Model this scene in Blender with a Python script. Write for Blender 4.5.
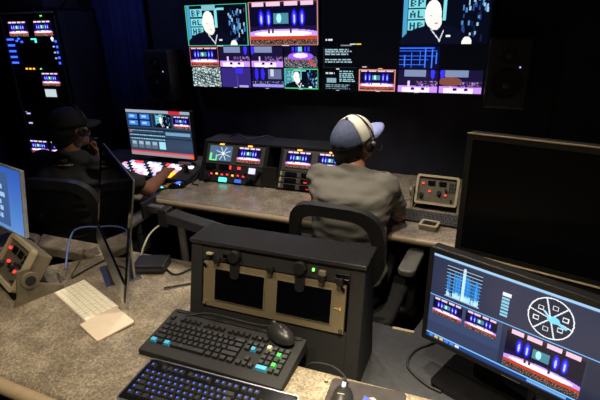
import bpy, bmesh, math, random
import numpy as np
from mathutils import Vector, Matrix, Euler

random.seed(7); np.random.seed(7)
R = math.radians
for o in list(bpy.data.objects): bpy.data.objects.remove(o)
S = bpy.context.scene; COL = S.collection

# ------------------------------------------------------------------ camera
# room axes: X along the display wall, Y towards it, Z up; eye 1.67 m
cd = bpy.data.cameras.new('camera'); cam = bpy.data.objects.new('camera', cd); COL.objects.link(cam)
cd.sensor_width = 36; cd.lens = 465 / 600 * 36; cd.clip_start = .05
cam.matrix_world = (Matrix.Translation((0, 0, 1.67)) @ Matrix.Rotation(R(22), 4, 'Z')
                    @ Matrix.Rotation(R(90 - 21), 4, 'X') @ Matrix.Rotation(R(-1.5), 4, 'Z'))
S.camera = cam
# ------------------------------------------------------------------ world, exposure
W = bpy.data.worlds.new('world'); S.world = W; W.use_nodes = True
W.node_tree.nodes['Background'].inputs[0].default_value = (.02, .022, .03, 1)
W.node_tree.nodes['Background'].inputs[1].default_value = .3
S.view_settings.view_transform = 'Standard'; S.view_settings.look = 'None'
S.view_settings.gamma = 1; S.view_settings.use_curve_mapping = False
S.view_settings.exposure = 0.0
CEIL = 2.6
# recessed ceiling lamps: x, y, watts, half-beam degrees, colour
DOWNLIGHTS = [
    ('recessed ceiling lamp above the keyboards on the near desk', -.25, .40, 95, 50, (1, .83, .60)),
    ('narrow recessed ceiling lamp above the mouse mat', -.10, .74, 330, 17, (1, .87, .58)),
    ('recessed ceiling lamp above the white keyboard on the near desk', -1.15, .40, 66, 46, (1, .84, .64)),
    ('recessed ceiling lamp above the grey-shirted operator', -.35, 1.60, 78, 46, (1, .88, .72)),
    ('recessed ceiling lamp above the rack console on the front desk', -1.0, 2.0, 75, 42, (1, .90, .80)),
    ('added blue ceiling lamp washing the wall beside the rack', -2.45, 2.45, 9, 65, (.25, .33, 1)),  # added lamp, brings the blue glow on wall and rack side
]

# ------------------------------------------------------------------ helpers
def srgb(c):
    c = np.asarray(c, float)
    return np.where(c <= .04045, c / 12.92, ((c + .055) / 1.055) ** 2.4)
def s3(r, g, b): return tuple(srgb(np.array([r, g, b]) / 255.))

MATS = {}
def mat(name, col, rough=.5, metal=0, var=.12, scale=40, bump=0, spec=.5, emit=0, emit_col=None, alpha=1, coat=0):
    if name in MATS: return MATS[name]
    m = bpy.data.materials.new(name); m.use_nodes = True; nt = m.node_tree; b = nt.nodes['Principled BSDF']
    b.inputs['Roughness'].default_value = rough; b.inputs['Metallic'].default_value = metal
    b.inputs['Specular IOR Level'].default_value = spec; b.inputs['Coat Weight'].default_value = coat
    b.inputs['Alpha'].default_value = alpha
    tc = nt.nodes.new('ShaderNodeTexCoord'); n = nt.nodes.new('ShaderNodeTexNoise')
    n.inputs['Scale'].default_value = scale; n.inputs['Detail'].default_value = 3
    nt.links.new(tc.outputs['Object'], n.inputs['Vector'])
    r = nt.nodes.new('ShaderNodeValToRGB')
    r.color_ramp.elements[0].position = .3; r.color_ramp.elements[1].position = .7
    r.color_ramp.elements[0].color = (*[c * (1 - var) for c in col], 1)
    r.color_ramp.elements[1].color = (*[min(1, c * (1 + var)) for c in col], 1)
    nt.links.new(n.outputs['Fac'], r.inputs['Fac']); nt.links.new(r.outputs['Color'], b.inputs['Base Color'])
    if bump:
        bp = nt.nodes.new('ShaderNodeBump'); bp.inputs['Strength'].default_value = bump; bp.inputs['Distance'].default_value = .004
        nt.links.new(n.outputs['Fac'], bp.inputs['Height']); nt.links.new(bp.outputs['Normal'], b.inputs['Normal'])
    if emit:
        b.inputs['Emission Color'].default_value = (*(emit_col or col), 1); b.inputs['Emission Strength'].default_value = emit
    MATS[name] = m; return m

def granite(name, dark, mid, light):
    m = bpy.data.materials.new(name); m.use_nodes = True; nt = m.node_tree; b = nt.nodes['Principled BSDF']
    tc = nt.nodes.new('ShaderNodeTexCoord')
    n1 = nt.nodes.new('ShaderNodeTexNoise'); n1.inputs['Scale'].default_value = 150; n1.inputs['Detail'].default_value = 5; n1.inputs['Roughness'].default_value = .7
    n2 = nt.nodes.new('ShaderNodeTexNoise'); n2.inputs['Scale'].default_value = 14; n2.inputs['Detail'].default_value = 4
    for n in (n1, n2): nt.links.new(tc.outputs['Object'], n.inputs['Vector'])
    mx = nt.nodes.new('ShaderNodeMath'); mx.operation = 'MULTIPLY_ADD'; mx.inputs[1].default_value = .30
    nt.links.new(n2.outputs['Fac'], mx.inputs[0])
    ml = nt.nodes.new('ShaderNodeMath'); ml.operation = 'MULTIPLY'; ml.inputs[1].default_value = .70
    nt.links.new(n1.outputs['Fac'], ml.inputs[0]); nt.links.new(ml.outputs[0], mx.inputs[2])
    r = nt.nodes.new('ShaderNodeValToRGB'); e = r.color_ramp.elements
    e[0].position = .38; e[0].color = (*dark, 1); e[1].position = .62; e[1].color = (*light, 1)
    k = r.color_ramp.elements.new(.5); k.color = (*mid, 1)
    nt.links.new(mx.outputs[0], r.inputs['Fac']); nt.links.new(r.outputs['Color'], b.inputs['Base Color'])
    b.inputs['Roughness'].default_value = .38; MATS[name] = m; return m

def screen_mat(name, strength):
    """a display: colour stored per pixel cell, given off as light"""
    if name in MATS: return MATS[name]
    m = bpy.data.materials.new(name); m.use_nodes = True; nt = m.node_tree; b = nt.nodes['Principled BSDF']
    a = nt.nodes.new('ShaderNodeAttribute'); a.attribute_name = 'pixel'
    b.inputs['Base Color'].default_value = (.004, .004, .005, 1); b.inputs['Roughness'].default_value = .25
    nt.links.new(a.outputs['Color'], b.inputs['Emission Color']); b.inputs['Emission Strength'].default_value = strength
    MATS[name] = m; return m

class MB:
    def __init__(s): s.bm = bmesh.new()
    def _xf(s, vs, M):
        if M is not None: bmesh.ops.transform(s.bm, matrix=M, verts=vs)
        return s
    def box(s, c, d, M=None, bev=0, seg=2):
        r = bmesh.ops.create_cube(s.bm, size=1); vs = r['verts']
        bmesh.ops.scale(s.bm, vec=d, verts=vs); bmesh.ops.translate(s.bm, vec=c, verts=vs)
        if bev:
            es = list({e for v in vs for e in v.link_edges})
            r = bmesh.ops.bevel(s.bm, geom=es, offset=bev, segments=seg, affect='EDGES', profile=.5)
            vs = list({v for f in r['faces'] for v in f.verts} | {v for v in vs if v.is_valid})
        return s._xf(vs, M)
    def cyl(s, p0, p1, r0, r1=None, seg=16, caps=True):
        r1 = r0 if r1 is None else r1; p0 = Vector(p0); p1 = Vector(p1); d = p1 - p0
        r = bmesh.ops.create_cone(s.bm, cap_ends=caps, segments=seg, radius1=r0, radius2=r1, depth=d.length)
        M = Matrix.Translation((p0 + p1) / 2) @ d.to_track_quat('Z', 'Y').to_matrix().to_4x4()
        bmesh.ops.transform(s.bm, matrix=M, verts=r['verts']); return s
    def ell(s, c, rad, M=None, u=20, v=12):
        r = bmesh.ops.create_uvsphere(s.bm, u_segments=u, v_segments=v, radius=1)
        X = Matrix.Translation(c) @ (M or Matrix.Identity(4)) @ Matrix.Diagonal((*rad, 1))
        bmesh.ops.transform(s.bm, matrix=X, verts=r['verts']); return s
    def cap(s, p0, p1, r0, r1=None, seg=14):
        r1 = r0 if r1 is None else r1
        s.cyl(p0, p1, r0, r1, seg); s.ell(p0, (r0,) * 3, u=seg, v=8); s.ell(p1, (r1,) * 3, u=seg, v=8); return s
    def chain(s, pts, rads, seg=12):
        for i in range(len(pts) - 1): s.cap(pts[i], pts[i + 1], rads[i], rads[i + 1], seg)
        return s
    def prism(s, poly, z0, z1, M=None):
        a = [s.bm.verts.new((x, y, z0)) for x, y in poly]; b = [s.bm.verts.new((x, y, z1)) for x, y in poly]
        n = len(poly); s.bm.faces.new(a[::-1]); s.bm.faces.new(b)
        for i in range(n): s.bm.faces.new((a[i], a[(i + 1) % n], b[(i + 1) % n], b[i]))
        return s._xf(a + b, M)
    def ring_prism(s, outer, inner, z0, z1, M=None):
        n = len(outer); vs = []
        L = [[s.bm.verts.new((x, y, z)) for x, y in p] for z in (z0, z1) for p in (outer, inner)]
        oa, ia, ob, ib = L
        for i in range(n):
            j = (i + 1) % n
            s.bm.faces.new((ob[i], ob[j], ib[j], ib[i])); s.bm.faces.new((oa[j], oa[i], ia[i], ia[j]))
            s.bm.faces.new((oa[i], oa[j], ob[j], ob[i])); s.bm.faces.new((ia[j], ia[i], ib[i], ib[j]))
        for l in L: vs += l
        return s._xf(vs, M)
    def loft(s, secs, seg=24):
        """secs: (centre, half width, half depth, right vector, forward vector)"""
        rings = []
        for c, a, b, rv, fv in secs:
            c = Vector(c); rv = Vector(rv).normalized(); fv = Vector(fv).normalized()
            rings.append([s.bm.verts.new(c + rv * a * math.copysign(abs(math.cos(t)) ** .85, math.cos(t)) + fv * b * math.copysign(abs(math.sin(t)) ** .85, math.sin(t)))
                          for t in [2 * math.pi * k / seg for k in range(seg)]])
        for p, q in zip(rings, rings[1:]):
            for i in range(seg): s.bm.faces.new((p[i], p[(i + 1) % seg], q[(i + 1) % seg], q[i]))
        s.bm.faces.new(rings[0][::-1]); s.bm.faces.new(rings[-1]); return s
    def tube(s, pts, r, seg=8):
        pts = [Vector(p) for p in pts]; rings = []; up = Vector((0, 0, 1))
        for i, p in enumerate(pts):
            t = (pts[min(i + 1, len(pts) - 1)] - pts[max(i - 1, 0)]).normalized()
            a = t.cross(up); a = a.normalized() if a.length > 1e-3 else Vector((1, 0, 0)); b = t.cross(a)
            rings.append([s.bm.verts.new(p + r * (a * math.cos(k * 2 * math.pi / seg) + b * math.sin(k * 2 * math.pi / seg))) for k in range(seg)])
        for p, q in zip(rings, rings[1:]):
            for i in range(seg): s.bm.faces.new((p[i], p[(i + 1) % seg], q[(i + 1) % seg], q[i]))
        s.bm.faces.new(rings[0][::-1]); s.bm.faces.new(rings[-1]); return s
    def build(s, name, m, parent=None, smooth=False, bev=0):
        bmesh.ops.recalc_face_normals(s.bm, faces=s.bm.faces[:])
        me = bpy.data.meshes.new(name); s.bm.to_mesh(me); s.bm.free(); me.materials.append(m)
        if smooth:
            me.polygons.foreach_set('use_smooth', [True] * len(me.polygons))
        o = bpy.data.objects.new(name, me); COL.objects.link(o); o.parent = parent
        if smooth == 'auto':
            md = o.modifiers.new('split', 'EDGE_SPLIT'); md.split_angle = R(40)
        if bev:
            md = o.modifiers.new('bevel', 'BEVEL'); md.width = bev; md.segments = 2; md.limit_method = 'ANGLE'; md.angle_limit = R(40)
        return o

def tag(o, label=None, cat=None, group=None, kind=None):
    for k, v in (('label', label), ('category', cat), ('group', group), ('kind', kind)):
        if v: o[k] = v
    return o
def thing(name, label, cat, loc=(0, 0, 0), rz=0, group=None, rx=0):
    o = bpy.data.objects.new(name, None); COL.objects.link(o); o.empty_display_size = .05
    o.location = loc; o.rotation_euler = (rx, 0, rz); return tag(o, label, cat, group)
def spline(pts, n=10):
    P = [Vector(p) for p in pts]; P = [2 * P[0] - P[1]] + P + [2 * P[-1] - P[-2]]; out = []
    for i in range(1, len(P) - 2):
        for k in range(n):
            t = k / n; a, b, c, d = P[i - 1:i + 3]
            out.append(.5 * ((2 * b) + (c - a) * t + (2 * a - 5 * b + 4 * c - d) * t * t + (3 * b - a - 3 * c + d) * t ** 3))
    out.append(P[-2]); return out
def rrect(w, h, r, n=4, cx=0, cy=0):
    out = []
    for (sx, sy, a0) in ((1, 1, 0), (-1, 1, 90), (-1, -1, 180), (1, -1, 270)):
        for k in range(n + 1):
            a = R(a0 + 90 * k / n); out.append((cx + sx * (w / 2 - r) + r * math.cos(a), cy + sy * (h / 2 - r) + r * math.sin(a)))
    return out
def clone(o, parent=None):
    c = o.copy(); COL.objects.link(c); c.parent = parent
    for ch in list(o.children): clone(ch, c)
    return c

# ------------------------------------------------------------------ screen pictures (numpy canvas -> per-cell colour)
class Canvas:
    def __init__(s, w, h, bg=(4, 5, 9)): s.w, s.h = w, h; s.a = np.ones((h, w, 3)) * np.array(bg); s.yy, s.xx = np.mgrid[0:h, 0:w]; s.xx = (s.xx + .5) / w; s.yy = (s.yy + .5) / h
    def m(s, mask, c, al=1.): s.a[mask] = s.a[mask] * (1 - al) + np.array(c) * al
    def rect(s, x0, y0, x1, y1, c, al=1.): s.m((s.xx >= x0) & (s.xx < x1) & (s.yy >= y0) & (s.yy < y1), c, al)
    def ell(s, cx, cy, rx, ry, c, al=1., clip=None):
        k = ((s.xx - cx) / rx) ** 2 + ((s.yy - cy) / ry) ** 2 < 1
        if clip: k &= (s.xx >= clip[0]) & (s.xx < clip[2]) & (s.yy >= clip[1]) & (s.yy < clip[3])
        s.m(k, c, al)
    def line(s, x0, y0, x1, y1, wd, c, al=1.):
        asp = s.w / s.h; dx, dy = (x1 - x0) * asp, y1 - y0; L = math.hypot(dx, dy) + 1e-9
        px, py = (s.xx - x0) * asp, s.yy - y0; t = np.clip((px * dx + py * dy) / L ** 2, 0, 1)
        s.m(np.hypot(px - t * dx, py - t * dy) < wd, c, al)
    def frame(s, x0, y0, x1, y1, t, c):
        ty = t * s.w / s.h
        s.rect(x0, y0, x1, y0 + ty, c); s.rect(x0, y1 - ty, x1, y1, c); s.rect(x0, y0, x0 + t, y1, c); s.rect(x1 - t, y0, x1, y1, c)
    def noise(s, x0, y0, x1, y1, c0, c1, cell=1, p=1.):
        k = (s.xx >= x0) & (s.xx < x1) & (s.yy >= y0) & (s.yy < y1)
        n = np.random.rand(s.h // cell + 1, s.w // cell + 1).repeat(cell, 0).repeat(cell, 1)[:s.h, :s.w] ** p
        v = np.array(c0) * (1 - n[..., None]) + np.array(c1) * n[..., None]; s.a[k] = v[k]
    FONT = {'B': '110101110101110', 'P': '110101110100100', 'A': '010101111101101', 'L': '100100100100111', 'H': '101101111101101'}
    def text(s, t, x, y, cw, ch, c):
        for i, g in enumerate(t):
            for k, b in enumerate(s.FONT[g]):
                if b == '1':
                    X = x + i * cw * 4 + (k % 3) * cw; Y = y + (k // 3) * ch; s.rect(X, Y, X + cw, Y + ch, c)

def pic_stage(c, x0, y0, x1, y1, border=None):
    X = lambda t: x0 + (x1 - x0) * t
    Y = lambda t: y0 + (y1 - y0) * t
    cl = (x0, y0, x1, y1)
    c.rect(*cl, (10, 9, 36)); c.rect(x0, y0, x1, Y(.07), (62, 28, 44))
    for a, b in ((.06, .23), (.27, .47), (.53, .72), (.76, .94)): c.rect(X(a), Y(.0), X(b), Y(.11), (226, 190, 214))
    for u in (.19, .30, .67, .78):
        c.ell(X(u), Y(.38), (x1 - x0) * .045, (y1 - y0) * .2, (24, 16, 190), 1, cl); c.ell(X(u), Y(.38), (x1 - x0) * .026, (y1 - y0) * .15, (70, 70, 255), 1, cl)
        c.ell(X(u), Y(.40), (x1 - x0) * .013, (y1 - y0) * .10, (190, 200, 255), 1, cl)
    c.rect(X(.37), Y(.27), X(.59), Y(.5), (70, 130, 150)); c.ell(X(.45), Y(.38), (x1 - x0) * .035, (y1 - y0) * .1, (170, 240, 250), 1, cl)
    c.rect(x0, Y(.56), x1, Y(.66), (26, 18, 60))
    c.ell(X(.5), Y(.75), (x1 - x0) * .56, (y1 - y0) * .13, (190, 150, 235), 1, cl); c.ell(X(.5), Y(.73), (x1 - x0) * .42, (y1 - y0) * .07, (250, 240, 255), 1, cl)
    c.rect(x0, Y(.78), x1, Y(.87), (190, 62, 34)); c.noise(x0, Y(.86), x1, y1, (20, 12, 16), (190, 150, 130), 1, 2.2)
    for u in (.28, .34, .6): c.rect(X(u), Y(.6), X(u + .03), Y(.72), (70, 40, 60))
    if border: c.frame(x0, y0, x1, y1, .006, border)
def pic_man(c, x0, y0, x1, y1, border=None):
    X = lambda t: x0 + (x1 - x0) * t
    Y = lambda t: y0 + (y1 - y0) * t
    w, h = x1 - x0, y1 - y0; cl = (x0, y0, x1, y1)
    c.rect(*cl, (5, 8, 22)); c.rect(X(.02), Y(.02), X(.07), Y(.9), (70, 150, 190)); c.rect(X(.48), Y(.1), X(.52), Y(.55), (120, 210, 220)); c.rect(X(.28), Y(0), X(.5), Y(.14), (120, 180, 195)); c.rect(X(.52), Y(.08), X(.64), Y(.14), (120, 210, 220))
    for i, t in enumerate(('BP', 'AL', 'HP')):
        y = .12 + .22 * i; c.rect(X(.08), Y(y - .02), X(.28), Y(y + .17), (120, 205, 215))
        c.text(t, X(.10), Y(y + .01), w * .022, h * .028, (30, 70, 90))
    for i in range(46):
        a, b = .68 + .28 * random.random(), .05 + .8 * random.random(); v = random.choice(((70, 130, 190), (150, 190, 220), (40, 60, 120), (20, 30, 60)))
        c.rect(X(a), Y(b), X(a + .02), Y(b + .05 + .08 * random.random()), v)
    c.ell(X(.40), Y(1.05), w * .42, h * .42, (9, 12, 30), 1, cl)
    c.ell(X(.37), Y(.42), w * .095, h * .27, (236, 234, 230), 1, cl); c.ell(X(.40), Y(.56), w * .075, h * .17, (232, 228, 222), 1, cl); c.rect(X(.33), Y(.44), X(.36), Y(.455), (150, 150, 150)); c.rect(X(.39), Y(.59), X(.43), Y(.61), (150, 140, 140))
    c.line(X(.36), Y(.72), X(.46), Y(.93), .006, (205, 210, 220)); c.line(X(.50), Y(.74), X(.46), Y(.95), .006, (205, 210, 220))
    c.rect(X(.53), Y(.83), X(.58), Y(.87), (220, 225, 230)); c.ell(X(.77), Y(.98), w * .055, h * .12, (235, 235, 228), 1, cl)
    if border: c.frame(x0, y0, x1, y1, .006, border)
def pic_purple(c, x0, y0, x1, y1, k):
    X = lambda t: x0 + (x1 - x0) * t
    Y = lambda t: y0 + (y1 - y0) * t
    c.rect(x0, y0, x1, y1, (24, 18, 52))
    if k == 3: c.rect(x0, y0, x1, y1, (52, 38, 118)); c.rect(X(.5), y0, X(.75), Y(.3), (60, 44, 210)); c.rect(X(.52), Y(.4), X(.56), y1, (80, 64, 150)); c.rect(X(.6), Y(.9), X(.9), y1, (170, 160, 220)); return
    if k == 2:
        for u in (.15, .35): c.ell(X(u), Y(.3), (x1 - x0) * .06, (y1 - y0) * .3, (50, 40, 240), 1, (x0, y0, x1, y1))
        c.rect(X(.52), Y(.05), X(.95), Y(.55), (96, 104, 140)); c.rect(X(.6), Y(.05), X(.7), Y(.4), (190, 200, 220)); c.rect(x0, Y(.82), x1, Y(.95), (150, 140, 230)); c.noise(X(.0), Y(.65), x1, Y(.82), (20, 16, 44), (150, 150, 200), 2, 3); return
    sx = .15 if k == 0 else .12
    c.rect(X(sx), y0, X(sx + .55), Y(.3), (120, 132, 168)); c.ell(X(.87 if k == 0 else .05), Y(.12), (x1 - x0) * .05, (y1 - y0) * .28, (60, 50, 255), 1, (x0, y0, x1, y1))
    c.rect(x0, Y(.72), x1, y1, (196, 140, 240)); c.rect(X(.1), Y(.8), X(.8), y1, (246, 226, 255)); c.noise(X(.45), Y(.5), X(1), Y(.74), (30, 20, 60), (200, 150, 220), 2, 2.5)
    c.rect(X(.25), Y(.5), X(.3), Y(.8), (220, 190, 230)); c.ell(X(.38), Y(.85), (x1 - x0) * .05, (y1 - y0) * .06, (20, 12, 40)); c.ell(X(.64), Y(.85), (x1 - x0) * .05, (y1 - y0) * .06, (20, 12, 40))
    if k == 4: c.ell(X(.25), Y(.5), (x1 - x0) * .28, (y1 - y0) * .2, (120, 70, 60), 1, (x0, y0, x1, y1))
def pic_arena(c, x0, y0, x1, y1, grey):
    X = lambda t: x0 + (x1 - x0) * t
    Y = lambda t: y0 + (y1 - y0) * t
    cl = (x0, y0, x1, y1)
    if grey:
        c.noise(*cl, (30, 50, 56), (235, 250, 245), 2, 1.2)
        for i in range(7): c.line(X(.05), Y(.15 + .16 * i), X(.95), Y(.55 + .16 * i), .006, (40, 60, 66)) if i < 4 else None
        return
    c.rect(*cl, (14, 12, 34)); c.noise(x0, Y(.5), x1, y1, (16, 14, 24), (180, 180, 190), 1, 1.8)
    for u in (.25, .35, .62, .72): c.rect(X(u), Y(.02), X(u + .05), Y(.25), (56, 50, 240))
    c.rect(X(.43), Y(.03), X(.54), Y(.25), (110, 200, 215)); c.ell(X(.5), Y(.48), (x1 - x0) * .38, (y1 - y0) * .2, (150, 90, 240), 1, cl); c.ell(X(.5), Y(.44), (x1 - x0) * .22, (y1 - y0) * .12, (235, 220, 255), 1, cl)
    c.rect(X(.1), Y(.62), X(.9), Y(.68), (150, 60, 50)); c.line(X(.75), Y(.65), X(.92), Y(.95), .01, (230, 60, 50))
def textlines(c, x0, y0, x1, y1, n, col):
    for i in range(n):
        y = y0 + (y1 - y0) * i / n; xe = x1 - random.random() * .25 * (x1 - x0); x = x0
        while x < xe:
            w = (.01 + .025 * random.random()); c.rect(x, y, min(x + w, xe), y + (y1 - y0) / n * .62, col); x += w + .006

def wall_left_picture():
    c = Canvas(280, 156)
    pic_man(c, .004, .01, .488, .49, (70, 190, 150)); pic_stage(c, .5, .005, .992, .49, (196, 128, 128))
    q = [(.006, .244), (.252, .49), (.502, .738), (.75, .985)]
    for i, (a, b) in enumerate(q):
        if i == 0: pic_stage(c, a, .5, b, .735, (176, 96, 84))
        elif i < 3: pic_purple(c, a, .5, b, .735, i - 1)
        else: pic_arena(c, a, .5, b, .735, False)
    pic_arena(c, .016, .75, .25, .985, True); pic_purple(c, .256, .75, .49, .985, 3); pic_purple(c, .502, .75, .738, .985, 2); pic_man(c, .745, .75, .99, .985, (70, 190, 130))
    for x in (.24, .74): c.rect(x, .485, x + .05, .495, (220, 220, 210))
    for x in (.10, .35, .60, .85):
        c.rect(x, .735, x + .03, .745, (200, 205, 210)); c.rect(x, .985, x + .03, .995, (170, 175, 180))
    return c
def wall_right_picture():
    c = Canvas(280, 156)
    pic_man(c, .5, -.02, .99, .485)
    textlines(c, .03, .425, .085, .45, 1, (205, 210, 215)); c.rect(.19, .475, .225, .49, (210, 205, 190)); c.rect(.228, .475, .262, .49, (220, 200, 70)); c.rect(.13, .49, .2, .5, (120, 125, 130))
    textlines(c, .025, .535, .225, .60, 4, (150, 180, 190)); textlines(c, .025, .64, .225, .69, 2, (150, 180, 190)); c.frame(.015, .505, .24, .735, .002, (30, 40, 46))
    c.rect(.27, .715, .3, .728, (170, 175, 180))
    textlines(c, .03, .79, .11, .815, 1, (190, 205, 210)); c.rect(.035, .85, .1, .905, (130, 160, 170)); textlines(c, .12, .77, .225, .90, 6, (140, 185, 195)); textlines(c, .03, .925, .22, .985, 3, (110, 140, 150)); c.rect(.1, .745, .12, .755, (200, 200, 200)); c.rect(.1, .985, .12, .995, (180, 180, 180))
    pic_stage(c, .25, .75, .482, .985, (205, 130, 118)); c.rect(.37, .735, .40, .745, (225, 205, 80))
    c.rect(.5, .505, .735, .735, (6, 12, 52))
    for y in (.52, .55, .60, .64, .69): c.rect(.5, y, .735 - .12 * random.random(), y + .009, (50, 110, 255))
    for x in (.53, .57, .62, .65, .69, .715): c.rect(x, .52 + .08 * random.random(), x + .006, .66 + .08 * random.random(), (60, 120, 255))
    pic_purple(c, .5, .75, .735, .985, 0); pic_purple(c, .748, .75, .985, .985, 4)
    for x in (.36, .60): c.rect(x, .985, x + .03, .995, (190, 190, 190))
    return c
def scope_picture():
    c = Canvas(340, 210, (40, 47, 72))
    c.rect(0, 0, 1, .035, (150, 190, 225)); c.rect(0, .035, 1, .045, (60, 76, 110))
    c.rect(.09, .08, .305, .43, (16, 24, 48))
    for i in range(9): c.rect(.09, .09 + .038 * i, .305, .098 + .038 * i, (190, 220, 240), .75)
    for i in range(120):
        x = .10 + .195 * random.random(); d = abs(x - .20) / .1; t = .12 + .16 * d * random.random() + .05 * random.random()
        c.rect(x, t, x + .003, .43, (40, 150, 240), .55); c.rect(x, .36 + .04 * random.random(), x + .004, .43, (200, 240, 255), .7)
    c.line(.20, .08, .20, .42, .012, (210, 245, 255), .8)
    c.rect(.09, .43, .305, .445, (150, 180, 205))
    c.rect(.425, .16, .47, .2, (220, 228, 236)); 
    for i in range(6): c.rect(.425, .215 + .035 * i, .465, .24 + .035 * i, (130, 190, 215))
    asp = 340 / 210
    c.ell(.675, .255, .112, .112 * asp * 1.12, (235, 240, 246)); c.ell(.675, .255, .106, .106 * asp * 1.12, (26, 32, 54))
    for k in range(6):
        a = R(12 + 60 * k); c.line(.675 - .106 * math.cos(a) * .0, .255, .675 + .106 * math.cos(a), .255 + .106 * asp * 1.12 * math.sin(a), .006, (215, 222, 232))
        b = a + R(30); c.frame(.675 + .072 * math.cos(b) - .014, .255 + .072 * asp * math.sin(b) - .022, .675 + .072 * math.cos(b) + .014, .255 + .072 * asp * math.sin(b) + .022, .004, (225, 230, 238))
    c.ell(.69, .26, .03, .035, (120, 210, 255)); c.line(.675, .25, .75, .30, .014, (120, 210, 255)); c.line(.675, .25, .64, .2, .008, (160, 225, 255))
    c.rect(0, .475, 1, .485, (110, 180, 240)); c.rect(0, .487, .45, .80, (54, 66, 100))
    pic_stage(c, .025, .50, .215, .70); pic_stage(c, .235, .50, .425, .70); pic_stage(c, .478, .505, .87, .93)
    c.rect(.88, .5, 1, .93, (34, 40, 62)); c.rect(.0, .80, .45, .94, (48, 58, 88))
    c.rect(0, .945, 1, .958, (120, 190, 245)); c.rect(0, .958, 1, 1, (30, 60, 120)); c.rect(.62, .96, .82, .99, (110, 160, 215))
    for i in range(6): c.rect(.02 + .035 * i, .963, .045 + .035 * i, .992, random.choice(((210, 220, 235), (70, 130, 210), (230, 180, 80))))
    return c
def edit_picture():
    c = Canvas(140, 86, (42, 62, 86)); c.rect(0, 0, 1, .06, (150, 160, 170)); c.rect(.68, 0, .86, .07, (190, 40, 52))
    c.rect(.02, .08, .4, .36, (12, 26, 60))
    for x in (.03, .22):
        for y in (.09, .23): c.rect(x, y, x + .15, y + .11, (60, 120, 210)); c.rect(x + .03, y + .03, x + .1, y + .07, (150, 200, 240))
    c.rect(.42, .08, .72, .36, (24, 40, 56)); pic_man(c, .46, .08, .70, .36); pic_stage(c, .74, .1, .99, .36)
    for y in (.40, .5, .58): c.rect(0, y, 1, y + .03, (24, 34, 52)); textlines(c, .02, y + .04, .6, y + .07, 1, (140, 190, 210))
    c.rect(.6, .45, .98, .52, (110, 150, 180)); c.rect(.02, .47, .06, .5, (220, 70, 80))
    for i in range(5): c.rect(.03 + .11 * i, .67, .12 + .11 * i, .84, (86, 104, 120)); c.rect(.04 + .11 * i, .69, .11 + .11 * i, .76, (150, 170, 185))
    c.rect(.48, .67, .58, .84, (150, 210, 220)); c.rect(0, .9, 1, .93, (210, 70, 70)); c.rect(0, .93, 1, 1, (150, 130, 140)); c.rect(.95, .93, 1, 1, (240, 90, 60))
    return c
def small_stage(): c = Canvas(64, 40); pic_stage(c, 0, 0, 1, 1); return c
def scope_small():
    c = Canvas(56, 40, (70, 92, 118))
    for k in range(8):
        a = R(22 + 45 * k); c.line(.62, .5, .62 + .33 * math.cos(a), .5 + .45 * math.sin(a), .02, (190, 210, 222))
    c.ell(.62, .5, .05, .07, (225, 240, 245)); c.rect(.03, .5, .12, 1, (110, 220, 130)); c.rect(.3, .6, .36, 1, (110, 220, 130)); c.rect(.03, .92, .36, 1, (110, 220, 130)); return c

PIX = {}
def screen(name, canvas, w, h, m, parent, M):
    """flat display surface, w x h, centred on M, facing its -Y"""
    nx, ny = canvas.w, canvas.h
    gx = np.linspace(-w / 2, w / 2, nx + 1); gz = np.linspace(h / 2, -h / 2, ny + 1)
    X, Zz = np.meshgrid(gx, gz); V = np.stack([X, np.zeros_like(X), Zz], -1).reshape(-1, 3)
    i = (np.arange(ny)[:, None] * (nx + 1) + np.arange(nx)[None]).ravel()
    F = np.stack([i + nx + 1, i + nx + 2, i + 1, i], 1)
    me = bpy.data.meshes.new(name); me.vertices.add(len(V)); me.vertices.foreach_set('co', V.ravel())
    me.loops.add(F.size); me.loops.foreach_set('vertex_index', F.ravel().astype(np.int32))
    me.polygons.add(len(F)); me.polygons.foreach_set('loop_start', (np.arange(len(F)) * 4).astype(np.int32))
    me.update(calc_edges=True)
    at = me.attributes.new('pixel', 'FLOAT_COLOR', 'FACE')
    a = np.ones((ny, nx, 4)); a[..., :3] = srgb(np.clip(canvas.a, 0, 255) / 255.)
    at.data.foreach_set('color', a.ravel().astype(np.float32)); me.materials.append(m)
    o = bpy.data.objects.new(name, me); COL.objects.link(o); o.parent = parent; o.matrix_local = M; return o
def T(x, y, z): return Matrix.Translation((x, y, z))
def RX(a): return Matrix.Rotation(a, 4, 'X')
def RY(a): return Matrix.Rotation(a, 4, 'Y')
def RZ(a): return Matrix.Rotation(a, 4, 'Z')

# ------------------------------------------------------------------ materials
GR2 = granite('granite_laminate_polished', s3(92, 84, 72), s3(128, 118, 104), s3(168, 158, 140)); GR2.node_tree.nodes['Principled BSDF'].inputs['Roughness'].default_value = .24
GR = granite('granite_laminate', s3(92, 84, 70), s3(128, 118, 100), s3(172, 160, 138))
WALL = mat('dark_wall', (.045, .046, .066), .85, var=.3, scale=6, bump=.1)  # slight navy tint puts the display glow into the wall colour
CARPET = mat('dark_carpet', (.014, .014, .018), .95, var=.4, scale=220, bump=.4)
CEILM = mat('dark_ceiling', (.012, .012, .013), .9, var=.2, scale=30)
BLK = mat('black_plastic', (.012, .012, .013), .42, var=.2, scale=90)
BLKM = mat('black_matte', (.010, .010, .011), .75, var=.25, scale=120)
BLKG = mat('black_gloss', (.006, .006, .007), .12)
GLASS = mat('dark_glass', (.002, .002, .003), .05, spec=.75, coat=1)
GREY = mat('grey_plastic', (.05, .05, .052), .5)
DESKDK = mat('dark_laminate', (.030, .031, .036), .48, var=.2, scale=60)
PANEL = mat('olive_grey_metal', s3(128, 116, 92), .45, .3, var=.08, scale=150)
BEIGE = mat('beige_metal', s3(176, 164, 134), .45, .1, var=.06)
BEIGED = mat('grey_beige_metal', s3(118, 110, 92), .5, .1, var=.08)
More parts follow.
